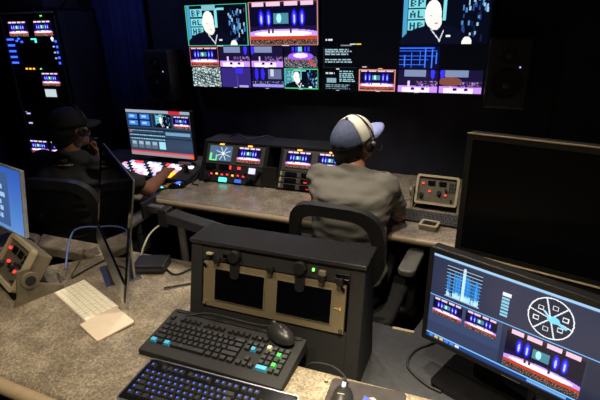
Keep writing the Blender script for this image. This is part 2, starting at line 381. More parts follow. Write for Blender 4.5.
SILVER = mat('brushed_aluminium', (.52, .52, .54), .32, 1, var=.06, scale=200)
CHROME = mat('chrome', (.6, .6, .6), .18, 1)
WHITEP = mat('white_plastic', s3(250, 247, 226), .4, var=.02)
CREAM = mat('cream_aluminium', s3(226, 210, 186), .4, .05, var=.03)
KEYCAP = mat('key_black', (.018, .018, .019), .45, var=.2)
RUB = mat('rubber', (.014, .014, .014), .7)
def led(name, c, k): return mat('led_' + name, c, .4, emit=k, emit_col=c)
L_RED = led('red', (1, .05, .05), 1.3); L_BLUE = led('blue', (.03, .10, 1), 2.5); L_GREEN = led('green', (.2, 1, .15), 2)
L_AMB = led('amber', (1, .42, .04), 2.0); L_CYAN = led('cyan', (.1, .9, .75), 1.5); L_WHITE = led('white', (.8, .85, 1), 1.3); L_PINK = led('pink', (1, .35, .5), 1.2); L_LIL = led('lilac', (.6, .6, 1), 1.0)
SCR = screen_mat('screen_picture', 1.25); SCRS = screen_mat('screen_small', 1.5)

# ================================================================== the setting
def struct(name, c, d, m):
    o = MB().box(c, d).build(name, m); return tag(o, kind='structure')
x0, x1, y0, y1 = -3.75, 2.0, -1.6, 3.15
struct('floor', ((x0 + x1) / 2, (y0 + y1) / 2, -.05), (x1 - x0 + .4, y1 - y0 + .4, .1), CARPET)
struct('ceiling', ((x0 + x1) / 2, (y0 + y1) / 2, CEIL + .05), (x1 - x0 + .4, y1 - y0 + .4, .1), CEILM)
struct('wall_front', ((x0 + x1) / 2, y1 + .05, CEIL / 2), (x1 - x0 + .2, .1, CEIL), WALL)
struct('wall_back', ((x0 + x1) / 2, y0 - .05, CEIL / 2), (x1 - x0 + .2, .1, CEIL), WALL)
struct('wall_left', (x0 - .05, (y0 + y1) / 2, CEIL / 2), (.1, y1 - y0, CEIL), WALL)
struct('wall_right', (x1 + .05, (y0 + y1) / 2, CEIL / 2), (.1, y1 - y0, CEIL), WALL)
struct('trim_1', (.34, y1 - .015, CEIL / 2), (.05, .03, CEIL), mat('trim_dark', (.016, .015, .015), .6))
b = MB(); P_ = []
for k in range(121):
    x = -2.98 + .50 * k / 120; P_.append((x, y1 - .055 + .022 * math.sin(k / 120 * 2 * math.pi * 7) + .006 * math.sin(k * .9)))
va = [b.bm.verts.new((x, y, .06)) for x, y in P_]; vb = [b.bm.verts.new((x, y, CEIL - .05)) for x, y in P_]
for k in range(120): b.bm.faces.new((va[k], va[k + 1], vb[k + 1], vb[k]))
ct = thing('added_drape', 'added navy drape standing in for blue light on the wall beside the rack', 'added_drape')
o = b.build('cloth', mat('blue_glow_cloth', (.035, .045, .16), .9, var=.2, scale=20), ct, smooth=True); md = o.modifiers.new('solid', 'SOLIDIFY'); md.thickness = .004  # blue light on the wall put into the colour of an added cloth
MB().cyl((-3.02, y1 - .055, CEIL - .045), (-2.44, y1 - .055, CEIL - .045), .012).build('rail', BLK, ct, smooth='auto')
struct('baseboard_front', ((x0 + x1) / 2, y1 - .008, .05), (x1 - x0, .016, .1), BLKM)

def downlight(label, x, y, watts, half, col):
    t = thing('ceiling_downlight', label, 'lamp', (x, y, CEIL))
    n = 28; ring = lambda r: [(r * math.cos(2 * math.pi * k / n), r * math.sin(2 * math.pi * k / n)) for k in range(n)]
    MB().ring_prism(ring(.075), ring(.058), -.012, 0).build('trim_ring', BLKM, t)
    MB().cyl((0, 0, -.006), (0, 0, 0), .057, seg=24).build('lens', mat('lamp_lens_%d' % round(col[0] * 10), col, .4, emit=2.5 if col[0] > .5 else .6, emit_col=col), t)
    ld = bpy.data.lights.new('downlight_beam', 'SPOT'); ld.energy = watts; ld.color = col; ld.spot_size = R(half * 2); ld.spot_blend = .75; ld.shadow_soft_size = .05
    o = bpy.data.objects.new('downlight_beam', ld); COL.objects.link(o); o.parent = t; o.location = (0, 0, -.03)
for a in DOWNLIGHTS: downlight(*a)

# ================================================================== desks
def desk_top(poly, z, th, m, parent, name='desk_top', bev=.014):
    o = MB().prism(poly, z - th, z).build(name, m, parent, bev=bev); o.modifiers[0].segments = 3; return o
t = thing('front_desk', 'long granite-laminate desk under the wall displays', 'desk', (-1.4, 2.4, 0))
L = lambda pts: [(x + 1.4, y - 2.4) for x, y in pts]
desk_top(L([(-2.72, 2.015), (-.9, 1.985), (.3, 1.92), (1.3, 1.86), (1.3, 2.86), (-2.72, 2.86)]), .75, .045, GR2, t)
MB().tube([(-1.32, -.388, .731), (.5, -.418, .731), (1.7, -.483, .731), (2.7, -.543, .731)], .017, 12).build('edge_nosing', mat('tan_nosing', s3(158, 140, 112), .4, var=.06, scale=40), t, smooth='auto')
MB().box((.42, .20, .36), (3.1, .03, .69)).build('modesty_panel', BLKM, t)
for k in range(7): MB().box((-1.25 + .42 * k, .18, .36), (.012, .02, .66)).build('panel_batten', GREY, t)
for px, py in ((-1.62, 2.10), (.75, 2.05)):
    l = MB().cyl((px + 1.4, py - 2.4, .0), (px + 1.4, py - 2.4, .705), .024, seg=20).build('leg', mat('grey_steel', (.62, .58, .52), .4, .1), t, smooth='auto')
    MB().cyl((px + 1.4, py - 2.4, .0), (px + 1.4, py - 2.4, .012), .05, seg=20).build('foot_plate', CHROME, l)

t = thing('near_desk', 'L-shaped granite-laminate desk with rounded edge carrying the keyboards', 'desk', (-1, 1, 0))
L = lambda pts: [(x + 1, y - 1) for x, y in pts]
desk_top(L([(-2.75, .66), (-1.2, .662), (-.9, .65), (.55, .60), (.55, 1.0), (-.872, 1.0), (-.872, 1.43), (-1.42, 1.43), (-1.475, 1.345), (-1.655, 1.178), (-1.70, 1.165), (-1.93, 1.43), (-2.75, 1.43)]), .75, .05, GR, t, bev=.02)
NOSE = mat('tan_nosing', s3(158, 140, 112), .4, var=.06, scale=40)
MB().tube([(-1.75, -.352, .727), (-.2, -.35, .727), (.1, -.362, .727), (1.55, -.412, .727)], .021, 14).build('edge_nosing', NOSE, t, smooth='auto')
for lx, ly in ((-2.5, .8), (-1.15, 1.3), (-1.15, .78), (.45, .75)):
    MB().box((lx + 1, ly - 1, .35), (.05, .05, .70), bev=.004).build('leg', BLK, t)

t = thing('ledge_board', 'narrow granite-laminate ledge joining the near desk behind the boxy intercom speaker station', 'ledge', (-1.7, 1.5, 0))
desk_top([(-.132, -.176), (.204, -.172), (.228, -.148), (.274, -.072), (-.219, -.072)], .75, .05, GR, t, bev=.008)
for lx in (-.13, .2): MB().cyl((lx, -.11, 0), (lx, -.11, .70), .015).build('leg', BLK, t, smooth='auto')
MB().box((.04, -.125, .45), (.30, .008, .49)).build('skirt_panel', mat('navy_panel', s3(18, 24, 58), .6), t)

t = thing('lower_desk', 'dark grey laminate desk set lower behind the keyboards', 'desk', (-.1, 1.25, 0))
desk_top([(-.77, -.245), (.9, -.245), (.9, .27), (-.025, .27), (-.06, .13), (-.115, .16), (-.77, .22)], .64, .03, DESKDK, t, bev=.003)
for lx, ly in ((-.72, -.2), (.85, -.2), (-.72, .15), (.85, .2)): MB().box((lx, ly, .305), (.04, .04, .61)).build('leg', BLK, t)
MB().box((-.085, .152, .632), (.075, .012, .022)).build('edge_strip', BEIGE, t).rotation_euler = (0, 0, 0)

# ================================================================== wall displays
def video_display(label, xa, xb, pic):
    cx = (xa + xb) / 2; w = xb - xa; h = .578; cz = 1.514
    t = thing('wall_display', label, 'display', (cx, 3.06, cz - h / 2))
    MB().box((0, .035, h / 2), (w + .012, .06, h + .03), bev=.004).build('housing', BLKM, t)
    MB().box((0, .078, h / 2), (.4, .026, .3)).build('wall_bracket', GREY, t)
    screen('screen', pic, w, h, SCR, t, T(0, .001, h / 2))
video_display('wall display filled with ten stage and speaker pictures, above the rack console', -2.095, -1.070, wall_left_picture())
video_display('wall display with black left half and text blocks, beside the right loudspeaker', -1.056, -.022, wall_right_picture())

def speaker(label, cx, z0, z1, yf, rz, group):
    w = .225; h = z1 - z0
    t = thing('studio_speaker', label, 'speaker', (cx, yf + .1, z0), rz, group)
    MB().box((0, 0, h / 2), (w, .2, h), bev=.012).build('cabinet', mat('speaker_black', (.05, .05, .052), .45, var=.2), t)
    n = 28; ring = lambda r, cz: [(r * math.cos(2 * math.pi * k / n), r * math.sin(2 * math.pi * k / n)) for k in range(n)]
    Mw = T(0, -.1, h * .36) @ RX(R(90))
    wf = MB().ring_prism(ring(.085, 0), ring(.07, 0), 0, .008, Mw).build('woofer', BLK, t)
    MB().cyl((0, -.094, h * .36), (0, -.104, h * .36), .05, .07, 28).build('cone', RUB, wf, smooth='auto')
    MB().ell((0, -.102, h * .36), (.026, .012, .026)).build('dust_cap', GREY, wf, smooth=True)
    tw = MB().ring_prism(ring(.042, 0), ring(.03, 0), 0, .006, T(0, -.1, h * .76) @ RX(R(90))).build('tweeter', BLK, t)
    MB().ell((0, -.098, h * .76), (.02, .012, .02)).build('dome', GREY, tw, smooth=True)
    MB().box((.06, -.1, h * .6), (.008, .006, .008)).build('power_light', L_LIL, t)
    MB().cyl((0, .1, h * .5), (0, .16, h * .5), .03).build('wall_mount', BLK, t)
speaker('black studio loudspeaker beside the picture-filled display and edit monitor', -2.31, 1.12, 1.50, 2.93, 0, 'wall loudspeakers')
speaker('black studio loudspeaker mounted beside the display with black half', .10, 1.17, 1.56, 2.92, R(-4), 'wall loudspeakers')

# ================================================================== equipment rack (left)
t = thing('equipment_rack', 'tall black rack of lit modules and small screens against the left', 'rack', (-3.11, 2.6, 0), R(3))
RW = .56; RH = 1.80
for s in (-1, 1):
    MB().box((s * (RW / 2 - .018), .19, RH / 2), (.036, .38, RH)).build('side_panel', mat('blue_lit_metal', (.03, .032, .05), .5), t)  # blue light falling on the rack side is put into this colour
MB().box((0, .19, RH - .01), (RW, .38, .02)).build('top_panel', BLK, t)
MB().box((0, .19, .04), (RW, .38, .08)).build('plinth', BLK, t)
MB().box((0, .36, RH / 2), (RW, .02, RH)).build('back_panel', BLKM, t)
for s in (-1, 1): MB().box((s * .245, -.004, RH / 2), (.010, .006, RH - .1)).build('rail', mat('rail_grey', (.12, .12, .13), .4), t)
def rmod(z0, z1, m=BLKM, name='rack_module'): return MB().box((0, .05, (z0 + z1) / 2), (.478, .10, z1 - z0 - .004), bev=.003).build(name, m, t)
MB().box((0, .002, 1.775), (.478, .012, .012)).build('trim_bar', mat('light_grey_metal', (.4, .4, .42), .4), t)
m = rmod(1.614, 1.762)
for cx, w_ in ((-.105, .178), (.125, .165)): screen('screen', small_stage(), w_, .1, SCRS, m, T(cx, -.004, 1.668))
MB().box((.13, -.003, 1.752), (.010, .008, .007)).build('status_light', L_GREEN, m)
m = rmod(1.412, 1.612)
for i in range(5):
    for k in range(3): MB().box((-.222 + .021 * k, -.004, 1.598 - .041 * i), (.016, .008, .013)).build('lit_button', L_BLUE, m)
    MB().box((.218 + .004 * (i % 2), -.004, 1.580 - .037 * i), (.010, .008, .016)).build('lit_button', L_BLUE, m)
    if i < 4: MB().box((.192, -.004, 1.585 - .040 * i), (.009, .008, .009)).build('lit_button', L_LIL, m)
for cx, cz in ((-.14, 1.588), (-.12, 1.602), (-.095, 1.58)): MB().box((cx, -.004, cz), (.014, .008, .013)).build('lit_button', L_BLUE, m)
MB().box((.02, -.004, 1.598), (.044, .008, .009)).build('display_segment', L_CYAN, m); MB().box((.037, -.004, 1.584), (.010, .008, .022)).build('display_segment', L_CYAN, m)
MB().ell((.19, -.003, 1.60), (.012, .006, .012)).build('lamp_button', L_WHITE, m, smooth=True)
for i in range(3):
    for k in range(4): MB().box((-.09 + .066 * k, -.002, 1.55 - .05 * i), (.06, .006, .044)).build('dark_button', BLK, m)
m = rmod(1.372, 1.41)
for k in range(3): MB().box((-.105 + .034 * k, -.004, 1.391), (.012, .008, .011)).build('status_light', L_AMB, m)
MB().box((.03, -.004, 1.391), (.007, .008, .007)).build('status_light', L_GREEN, m)
m = rmod(1.15, 1.37); MB().box((-.12, -.002, 1.305), (.2, .006, .115)).build('dark_panel', BLKG, m)
screen('screen', small_stage(), .165, .092, SCRS, m, T(.10, -.004, 1.315))
c = Canvas(12, 8, (168, 182, 188)); screen('readout', c, .105, .056, SCRS, m, T(.075, -.004, 1.216)); MB().box((-.12, -.002, 1.20), (.2, .006, .07)).build('dark_panel', BLK, m)
m = rmod(.90, 1.148)
for k in range(6): MB().cyl((-.20 + .07 * k, -.03, 1.075 + .01 * (k % 2)), (-.20 + .07 * k, .0, 1.075 + .01 * (k % 2)), .008).build('plug', CHROME, m, smooth='auto')
for k in range(2): MB().box((-.19, -.004, 1.055 - .075 * k), (.03, .008, .010)).build('status_light', L_LIL, m)
m = rmod(.70, .898)
for cx in (-.16, .055): screen('screen', small_stage(), .19, .10, SCRS, m, T(cx, -.004, .79))
m = rmod(.10, .698)
for k in range(5): MB().box((-.18 + .03 * k, -.02, .64 - .05 * (k % 3)), (.02, .04, .02)).build('plug', CHROME, m)
o = MB().box((-.05, .19, RH + .0435), (.40, .34, .085), bev=.006).build('equipment_case', GREY); tag(o, 'grey flat equipment case lying on top of the black rack', 'case')
o.location = (-3.11, 2.6, 0); o.rotation_euler = (0, 0, R(3))
o = MB().tube(spline([(-2.92, 2.74, 1.812), (-2.80, 2.66, 1.83), (-2.70, 2.62, 1.86), (-2.62, 2.63, 1.95), (-2.60, 2.66, 2.2), (-2.60, 2.68, CEIL)]), .006).build('hanging_cable', GREY, smooth=True); tag(o, 'grey cable hanging from ceiling to the top of the rack', 'cable')

# ================================================================== items on the front desk
# edit monitor
t = thing('edit_monitor', 'flat monitor with editing timeline behind the lit switcher panel', 'monitor', (-2.09, 2.6, .75))
MB().box((0, .015, .212), (.545, .035, .345), bev=.006).build('bezel', BLK, t)
screen('screen', edit_picture(), .53, .325, SCR, t, T(0, -.004, .214))
MB().box((0, .05, .10), (.05, .03, .2)).build('neck', BLK, t); MB().box((0, .06, .006), (.26, .16, .012), bev=.004).build('base', BLK, t)
# video switcher
t = thing('video_switcher', 'switcher panel with glowing key rows under the left man\'s hand', 'control panel', (-1.95, 2.34, .75))
MB().prism([(-.10, 0), (.12, 0), (.12, .06), (.10, .065), (-.10, .03)], -.30, .30, RZ(R(90)) @ RX(R(90))).build('body', BLKM, t)
sl = math.atan2(.035, .2); Msw = T(0, 0, .0475) @ RX(sl)
cols = [L_LIL, L_WHITE, L_LIL, L_PINK, L_WHITE]
for r_ in range(5):
    for k in range(15):
        y = -.075 + .034 * r_; x = -.27 + .036 * k
        if x > .19 and r_ < 4: continue
        m = cols[(k * 3 + r_) % 5]
        if 11 <= k <= 12 and r_ < 2: m = L_AMB
        elif r_ == 4 and k in (2, 3, 9): m = L_RED
        elif (k + r_) % 4 == 0: m = KEYCAP
        MB().box((x, y, .005), (.026, .024, .012), Msw).build('lit_key' if m is not KEYCAP else 'key', m, t)
lv = MB().box((.24, .0, .03), (.012, .03, .06), Msw).build('fader_lever', BLK, t); MB().box((.24, .0, .062), (.09, .022, .018), Msw, bev=.004).build('fader_grip', SILVER, lv)

def mouse(name, label, loc, rz, m, light=None, wheel=True):
    t = thing(name, label, 'mouse', loc, rz)
    b = MB().ell((0, 0, 0), (.031, .055, .034), u=24, v=16)
    geom = [v for v in b.bm.verts if v.co.z < -.001]; bmesh.ops.delete(b.bm, geom=geom, context='VERTS')
    ed = [e for e in b.bm.edges if e.is_boundary]; bmesh.ops.contextual_create(b.bm, geom=ed)
    body = b.build('body', m, t, smooth='auto')
    MB().box((0, .028, .0275), (.0015, .05, .004), RX(R(-2))).build('button_seam', BLKM, t)
    if wheel: MB().cyl((-.004, .033, .026), (.004, .033, .026), .009).build('wheel', light or GREY, t, smooth='auto')
    return t
mouse('gaming_mouse', 'black mouse glowing blue on the front desk edge', (-1.685, 2.19, .75), R(-60), BLKG)
MB().ell((-1.675, 2.195, .780), (.016, .020, .006)).build('mouse_light', L_BLUE, smooth=True)
ml_ = bpy.data.objects['mouse_light']; ml_.parent = bpy.data.objects['gaming_mouse']; ml_.matrix_parent_inverse = (Matrix.Translation((-1.685, 2.19, .75)) @ RZ(R(-60))).inverted()
t = thing('mobile_phone', 'small phone with lit cyan corner beside the blue glowing mouse', 'phone', (-1.775, 2.13, .75), R(-35))
MB().prism(rrect(.062, .125, .008), 0, .008).build('body', BLKG, t); screen('screen', Canvas(8, 16, (20, 30, 36)), .05, .10, SCRS, t, T(0, 0, .0085) @ RX(R(-90))); MB().box((0, .02, .009), (.03, .014, .001)).build('lit_notice', L_CYAN, t)

# rack console: two bays in a slanted desktop case
t = thing('rack_console', 'black slanted desktop rack with four small screens behind the seated operator', 'console', (-1.14, 2.34, .75))
CW = .98; top = .222; dy = .115
prof = [(0, 0), (.30, 0), (.30, top), (dy, top)]
for x in (-CW / 2, -.06, .04, CW / 2 - .02):
    MB().prism(prof, x, x + .02, RZ(R(90)) @ RX(R(90))).build('side_panel', BLK, t)
MB().box((0, (dy + .3) / 2 + .0, top + .006), (CW + .01, .3 - dy, .012)).build('lid', BLK, t)
MB().box((0, .29, top / 2), (CW, .02, top)).build('back_panel', BLKM, t)
MB().box((.0, .02, top * .3), (.09, .02, .12)).build('divider', BLK, t)
ang = math.atan2(dy, top); slen = math.hypot(dy, top); 
def on(cx, up, out=0): return T(cx, 0, .008) @ RX(-ang) @ T(0, -out, up)      # local frame of slanted face; z' up along it, -y' outwards
def bay(cx, kind):
    MB().box((0, .012, 0), (.40, .02, .125), on(cx, .175)).build('screen_panel', mat('dark_panel_grey', (.06, .056, .05), .5), t)
    for k, s in enumerate((-.098, .098)):
        pic = scope_small() if (kind == 0 and k == 0) else small_stage()
        o = screen('screen', pic, .158, .095, SCRS, t, on(cx + s, .178, .004))
        MB().box((0, 0, 0), (.03, .004, .008), on(cx + s, .236, .002)).build('tally_label', L_AMB, t)
    MB().box((0, .012, 0), (.40, .02, .105), on(cx, .056)).build('button_panel', BLKM, t)
    if kind == 0:
        for k in range(7): MB().box((0, 0, 0), (.009, .012, .009), on(cx - .14 + .037 * k, .047 + .003 * (k % 2), .004)).build('lit_button', (L_RED, L_AMB, L_RED)[k % 3], t)
        for k in range(6): MB().box((0, 0, 0), (.022, .012, .014), on(cx - .12 + .042 * k, .068, .004)).build('button', KEYCAP, t)
        for k in range(2): MB().prism(rrect(.07, .024, .01), 0, .01, on(cx - .15 + .095 * k, .095, .004) @ RX(R(90))).build('slot_display', BLKG, t)
        MB().box((0, 0, 0), (.016, .012, .016), on(cx + .045, .095, .004)).build('lit_button', L_RED, t)
        MB().box((0, 0, 0), (.007, .01, .022), on(cx - .015, .095, .004)).build('lit_button', L_RED, t)
        MB().box((0, 0, 0), (.04, .012, .034), on(cx + .135, .085, .004)).build('lit_key', L_LIL, t)
        MB().box((0, 0, 0), (.05, .012, .026), on(cx - .055, .016, .004)).build('lit_key', L_CYAN, t)
        MB().box((0, 0, 0), (.04, .012, .02), on(cx + .05, .016, .004)).build('lit_key', mat('led_dimblue', (.05, .15, .7), .4, emit=.6, emit_col=(.05, .2, 1)), t)
        for dx, uz, r_ in ((.16, .045, .02), (.125, .03, .016), (.185, .08, .014), (-.16, .02, .02)):
            k_ = MB().cyl((0, 0, 0), (0, -.025, 0), r_, r_ * .85, 18).build('knob', BLK, t, smooth='auto'); k_.matrix_local = on(cx + dx, uz, .003)
    else:
        for r_ in range(3):
            MB().box((0, .004, 0), (.395, .01, .03), on(cx, .092 - .036 * r_, .002)).build('module_strip', mat('dark_panel_grey', (.06, .056, .05), .5), t)
            for s in (-1, 1): MB().box((0, 0, 0), (.01, .012, .026), on(cx + s * .192, .092 - .036 * r_, .006)).build('handle', BEIGE, t)
            for k in range(2): MB().prism(rrect(.075, .02, .009), 0, .006, on(cx - .13 + .10 * k, .092 - .036 * r_, .006) @ RX(R(90))).build('slot_display', BLKG, t)
            MB().box((0, 0, 0), (.05, .008, .006), on(cx + .0 - .02 * (r_ == 1), .084 - .036 * r_, .008)).build('lit_bar', L_RED, t)
            MB().box((0, 0, 0), (.03, .008, .008), on(cx + .09, .094 - .036 * r_, .008)).build('lit_bar', L_RED, t)
bay(-.262, 0); bay(.258, 1)
o = MB().tube(spline([(-1.636, 2.48, .765), (-1.648, 2.40, .79), (-1.645, 2.33, .77), (-1.63, 2.27, .756), (-1.58, 2.26, .756)]), .004).build('console_cable', RUB, smooth=True); tag(o, 'black cable looping at the left end of the rack console', 'cable')
o = MB().tube(spline([(-1.5, 2.56, .995), (-1.42, 2.52, 1.02), (-1.34, 2.50, .998), (-1.25, 2.56, 1.01), (-1.2, 2.58, .995)]), .005).build('console_cable', RUB, smooth=True); tag(o, 'black cable coiled on top of the rack console', 'cable')

def station(label, loc, rz, tilt, group):
    """intercom speaker station: metal housing cradled between two side arms"""
    t = thing('intercom_station', label, 'intercom', loc, rz, group)
    w, d, h = .20, .085, .14
    M0 = T(0, .0, .096) @ RX(-tilt)
    MB().box((0, .03, 0), (w, .06, h), M0, bev=.006).build('housing', BEIGED, t)
    face = MB().box((0, -.002, 0), (w - .012, .006, h - .012), M0).build('front_panel', mat('station_panel', s3(92, 86, 72), .5), t)
    n = rrect(w + .012, h + .012, .014); i_ = rrect(w - .012, h - .012, .008)
    MB().ring_prism(n, i_, -.004, .016, M0 @ RX(R(90))).build('rim', BEIGE, t)
    MB().box((0, .055, -.03), (w - .02, .06, .06), M0, bev=.02, seg=3).build('speaker_housing', RUB, t)
    for s in (-1, 1):
        arm = MB().prism([(-.06, 0), (.095, 0), (.095, .012), (.02, .055), (.005, .115), (-.03, .115), (-.045, .03)], 0, .012, T(s * (w / 2 + .016) - .006, 0, 0) @ RZ(R(90)) @ RX(R(90))).build('side_arm', BEIGED, t)
        MB().cyl((s * (w / 2 + .02), .0, .078), (s * (w / 2 + .034), .0, .078), .026, seg=24).build('pivot_knob', BEIGED, arm, smooth='auto')
        MB().cyl((s * (w / 2 + .034), .0, .078), (s * (w / 2 + .037), .0, .078), .016, seg=20).build('knob_cap', RUB, arm, smooth='auto')
    MB().box((0, .08, .007), (w + .03, .03, .012), bev=.004).build('cross_bar', BEIGED, t)
    for k, dx in enumerate((-.03, .025)): MB().box((dx, -.007, .035), (.036, .006, .022), M0).build('readout', BLKG, t)
    for dx, dz in ((-.072, .03), (-.035, -.008), (.045, -.02)):
        MB().box((dx, -.008, dz), (.010, .008, .009), M0).build('lit_button', L_RED, t)
    for dx, dz, r_ in ((.012, -.012, .013), (-.075, -.03, .012), (.075, -.045, .006), (.045, .005, .007)):
        k_ = MB().cyl((0, 0, 0), (0, -.016, 0), r_, r_ * .8, 16).build('knob', BLK, t, smooth='auto'); k_.matrix_local = M0 @ T(dx, -.005, dz)
    for k in range(3):
        for j in range(3): MB().box((.062 + .012 * k, -.007, .038 - .018 * j), (.007, .005, .012), M0).build('key', BLK, t)
    return t
station('beige intercom speaker station on the front desk behind a black keyboard', (-.185, 2.33, .75), R(-4), R(24), 'intercom stations')

def keys_layout(kind):
    """list of (x, y, width) in key pitches, origin top-left of the field"""
    out = []
    if kind == 'full':
        x = 0
        for k, g in enumerate([0, 2, 3, 4, 5, 6.5, 7.5, 8.5, 9.5, 11, 12, 13, 14]): out.append((g, 0, 1))
        for g in (15.25, 16.25, 17.25): out.append((g, 0, 1))
        rows = [[1] * 13 + [2], [1.5] + [1] * 12 + [1.5], [1.75] + [1] * 11 + [2.25], [2.25] + [1] * 10 + [2.75], [1.25, 1.25, 1.25, 6.25, 1.25, 1.25, 1.25, 1.25]]
        for r_, ws in enumerate(rows):
            x = 0
            for w in ws: out.append((x, 1.4 + r_, w)); x += w
        for r_ in (0, 1):
            for k in range(3): out.append((15.25 + k, 1.4 + r_, 1))
        out.append((16.25, 4.4, 1)); [out.append((15.25 + k, 5.4, 1)) for k in range(3)]
        for r_ in range(5):
            for k in range(4):
                if r_ == 4 and k == 1: continue
                out.append((18.5 + k, 1.4 + r_, 2 if (r_ == 4 and k == 0) else 1))
    else:
        rows = [[1] * 14, [1] * 13 + [1.5], [1.5] + [1] * 12 + [1], [1.75] + [1] * 11 + [1.75], [2.25] + [1] * 10 + [2.25], [1.25, 1, 1.25, 1.25, 5, 1.25, 1.25, 1, 1.25]]
        for r_, ws in enumerate(rows):
            x = 0
            for w in ws: out.append((x, r_, w)); x += w * 14.5 / sum(ws)
    return out
def keyboard(name, label, loc, rz, W_, D_, hf, hb, layout, pitch, x_off, y_off, mbody, mkey, special={}, joined=False, keyh=.006, edge=None, kwid=.84):
    t = thing(name, label, 'keyboard', loc, rz)
    sl = math.atan2(hb - hf, D_)
    MB().prism([(-D_ / 2, 0), (D_ / 2, 0), (D_ / 2, hb), (-D_ / 2, hf)], -W_ / 2, W_ / 2, RZ(R(90)) @ RX(R(90))).build('body', mbody, t, bev=.003)
    M0 = T(0, 0, (hf + hb) / 2) @ RX(sl); cache = {}; jb = MB() if joined else None
    for i, (kx, ky, kw) in enumerate(keys_layout(layout)):
        cx = -W_ / 2 + x_off + (kx + kw / 2) * pitch; cy = D_ / 2 - y_off - (ky + .5) * pitch
        if joined: jb.box((cx, cy, keyh / 2), ((kw - 1 + kwid) * pitch, kwid * pitch, keyh), M0); continue
        m = special.get(i, mkey); key = (round(kw, 2), m.name)
        if key not in cache:
            b = MB(); ww, dd = (kw - 1 + kwid) * pitch, kwid * pitch
            b.prism([(-ww / 2, -dd / 2), (ww / 2, -dd / 2), (ww / 2, dd / 2), (-ww / 2, dd / 2)], -.001, keyh)
            for v in b.bm.verts:
                if v.co.z > 0: v.co.x -= math.copysign(.0022, v.co.x); v.co.y -= math.copysign(.0018, v.co.y)
            o = b.build('key', m, t); cache[key] = o.data
        else:
            o = bpy.data.objects.new('key', cache[key]); COL.objects.link(o); o.parent = t
        o.matrix_local = M0 @ T(cx, cy, 0)
    if joined: o = jb.build('keys', mkey, t); o['kind'] = 'stuff'
    return t, M0
keyboard('computer_keyboard', 'black keyboard on the front desk in front of the intercom station', (-.185, 2.165, .75), R(-4), .30, .115, .008, .018, 'compact', .0195, .008, .004, BLKM, mat('key_grey', (.05, .05, .052), .5), joined=True)
t = thing('call_button_box', 'small beige box with dark window near the front desk edge', 'box', (-.185, 2.065, .75), R(-8))
MB().prism(rrect(.085, .075, .01), 0, .022).build('body', BEIGED, t, bev=.003); MB().prism(rrect(.058, .042, .004), .022, .025).build('window', BLKG, t)
MB().ring_prism(rrect(.085, .075, .01), rrect(.066, .05, .004), .022, .027).build('rim', BEIGE, t)
o = MB().tube(spline([(-.31, 2.30, .80), (-.345, 2.27, .79), (-.36, 2.20, .77), (-.352, 2.12, .758), (-.36, 2.08, .757)]), .004).build('audio_cable', BEIGED, smooth=True); tag(o, 'thin beige cable running from intercom station along the front desk', 'cable')

# ================================================================== near desk items
station('beige intercom speaker station on the near desk beside the blue screen', (-1.57, 1.035, .75), R(-22), R(38), 'intercom stations').scale = (1.1,) * 3
o = MB().tube(spline([(-1.60, .93, .80), (-1.68, .90, .84), (-1.76, .93, .80), (-1.80, 1.02, .765), (-1.9, 1.05, .757)]), .007).build('audio_cable', RUB, smooth=True); tag(o, 'black cable plugged into the intercom station by the blue screen', 'cable')
o = MB().tube(spline([(-1.44, 1.13, .80), (-1.50, 1.22, .86), (-1.56, 1.32, .87), (-1.52, 1.40, .85), (-1.46, 1.44, .80), (-1.42, 1.46, .72), (-1.42, 1.47, .3), (-1.42, 1.47, .0)]), .004).build('network_cable', mat('blue_cable', s3(90, 116, 180), .5), smooth=True); tag(o, 'blue network cable arching from the intercom station behind the silver computer', 'cable')
o = MB().tube(spline([(-1.435, 1.145, .754), (-1.43, 1.22, .754), (-1.42, 1.30, .754), (-1.40, 1.38, .754)]), .0035).build('desk_cable', RUB, smooth=True); tag(o, 'thin dark cable lying straight across near desk toward the silver computer', 'cable')

def monitor(name, label, BL, w, h, yaw, tilt, pic, bez=.014, mframe=BLK, desk=.75, th=.035, chin=None, face=None, strip=None):
    """BL: lower-left front corner in room axes; stands on height desk"""
    wv = Vector((math.cos(yaw), math.sin(yaw), 0)); c = Vector(BL) + wv * w / 2
    t = thing(name, label, 'monitor', (c.x, c.y, desk), yaw)
    M0 = T(0, 0, BL[2] - desk) @ RX(-tilt)
    ch = chin or bez
    MB().box((0, th / 2 + .002, h / 2), (w, th, h), M0, bev=.005).build('back_shell', mframe, t)
    fr = mframe if not chin else GLASS
    MB().ring_prism(rrect(w, h, .004), rrect(w - 2 * bez, h - bez - ch, .001, cx=0, cy=(ch - bez) / 2), -.004, .004, M0 @ T(0, 0, h / 2) @ RX(R(90))).build('bezel', fr, t)
    if chin: MB().box((0, -.004, ch / 2), (w, .004, ch - .002), M0).build('chin', mframe, t)
    if pic is not None: screen('screen', pic, w - 2 * bez, h - bez - ch, SCR, t, M0 @ T(0, .0, ch + (h - bez - ch) / 2))
    else: MB().box((0, .001, ch + (h - bez - ch) / 2), (w - 2 * bez, .003, h - bez - ch), M0).build('screen', face or GLASS, t)
    return t, M0
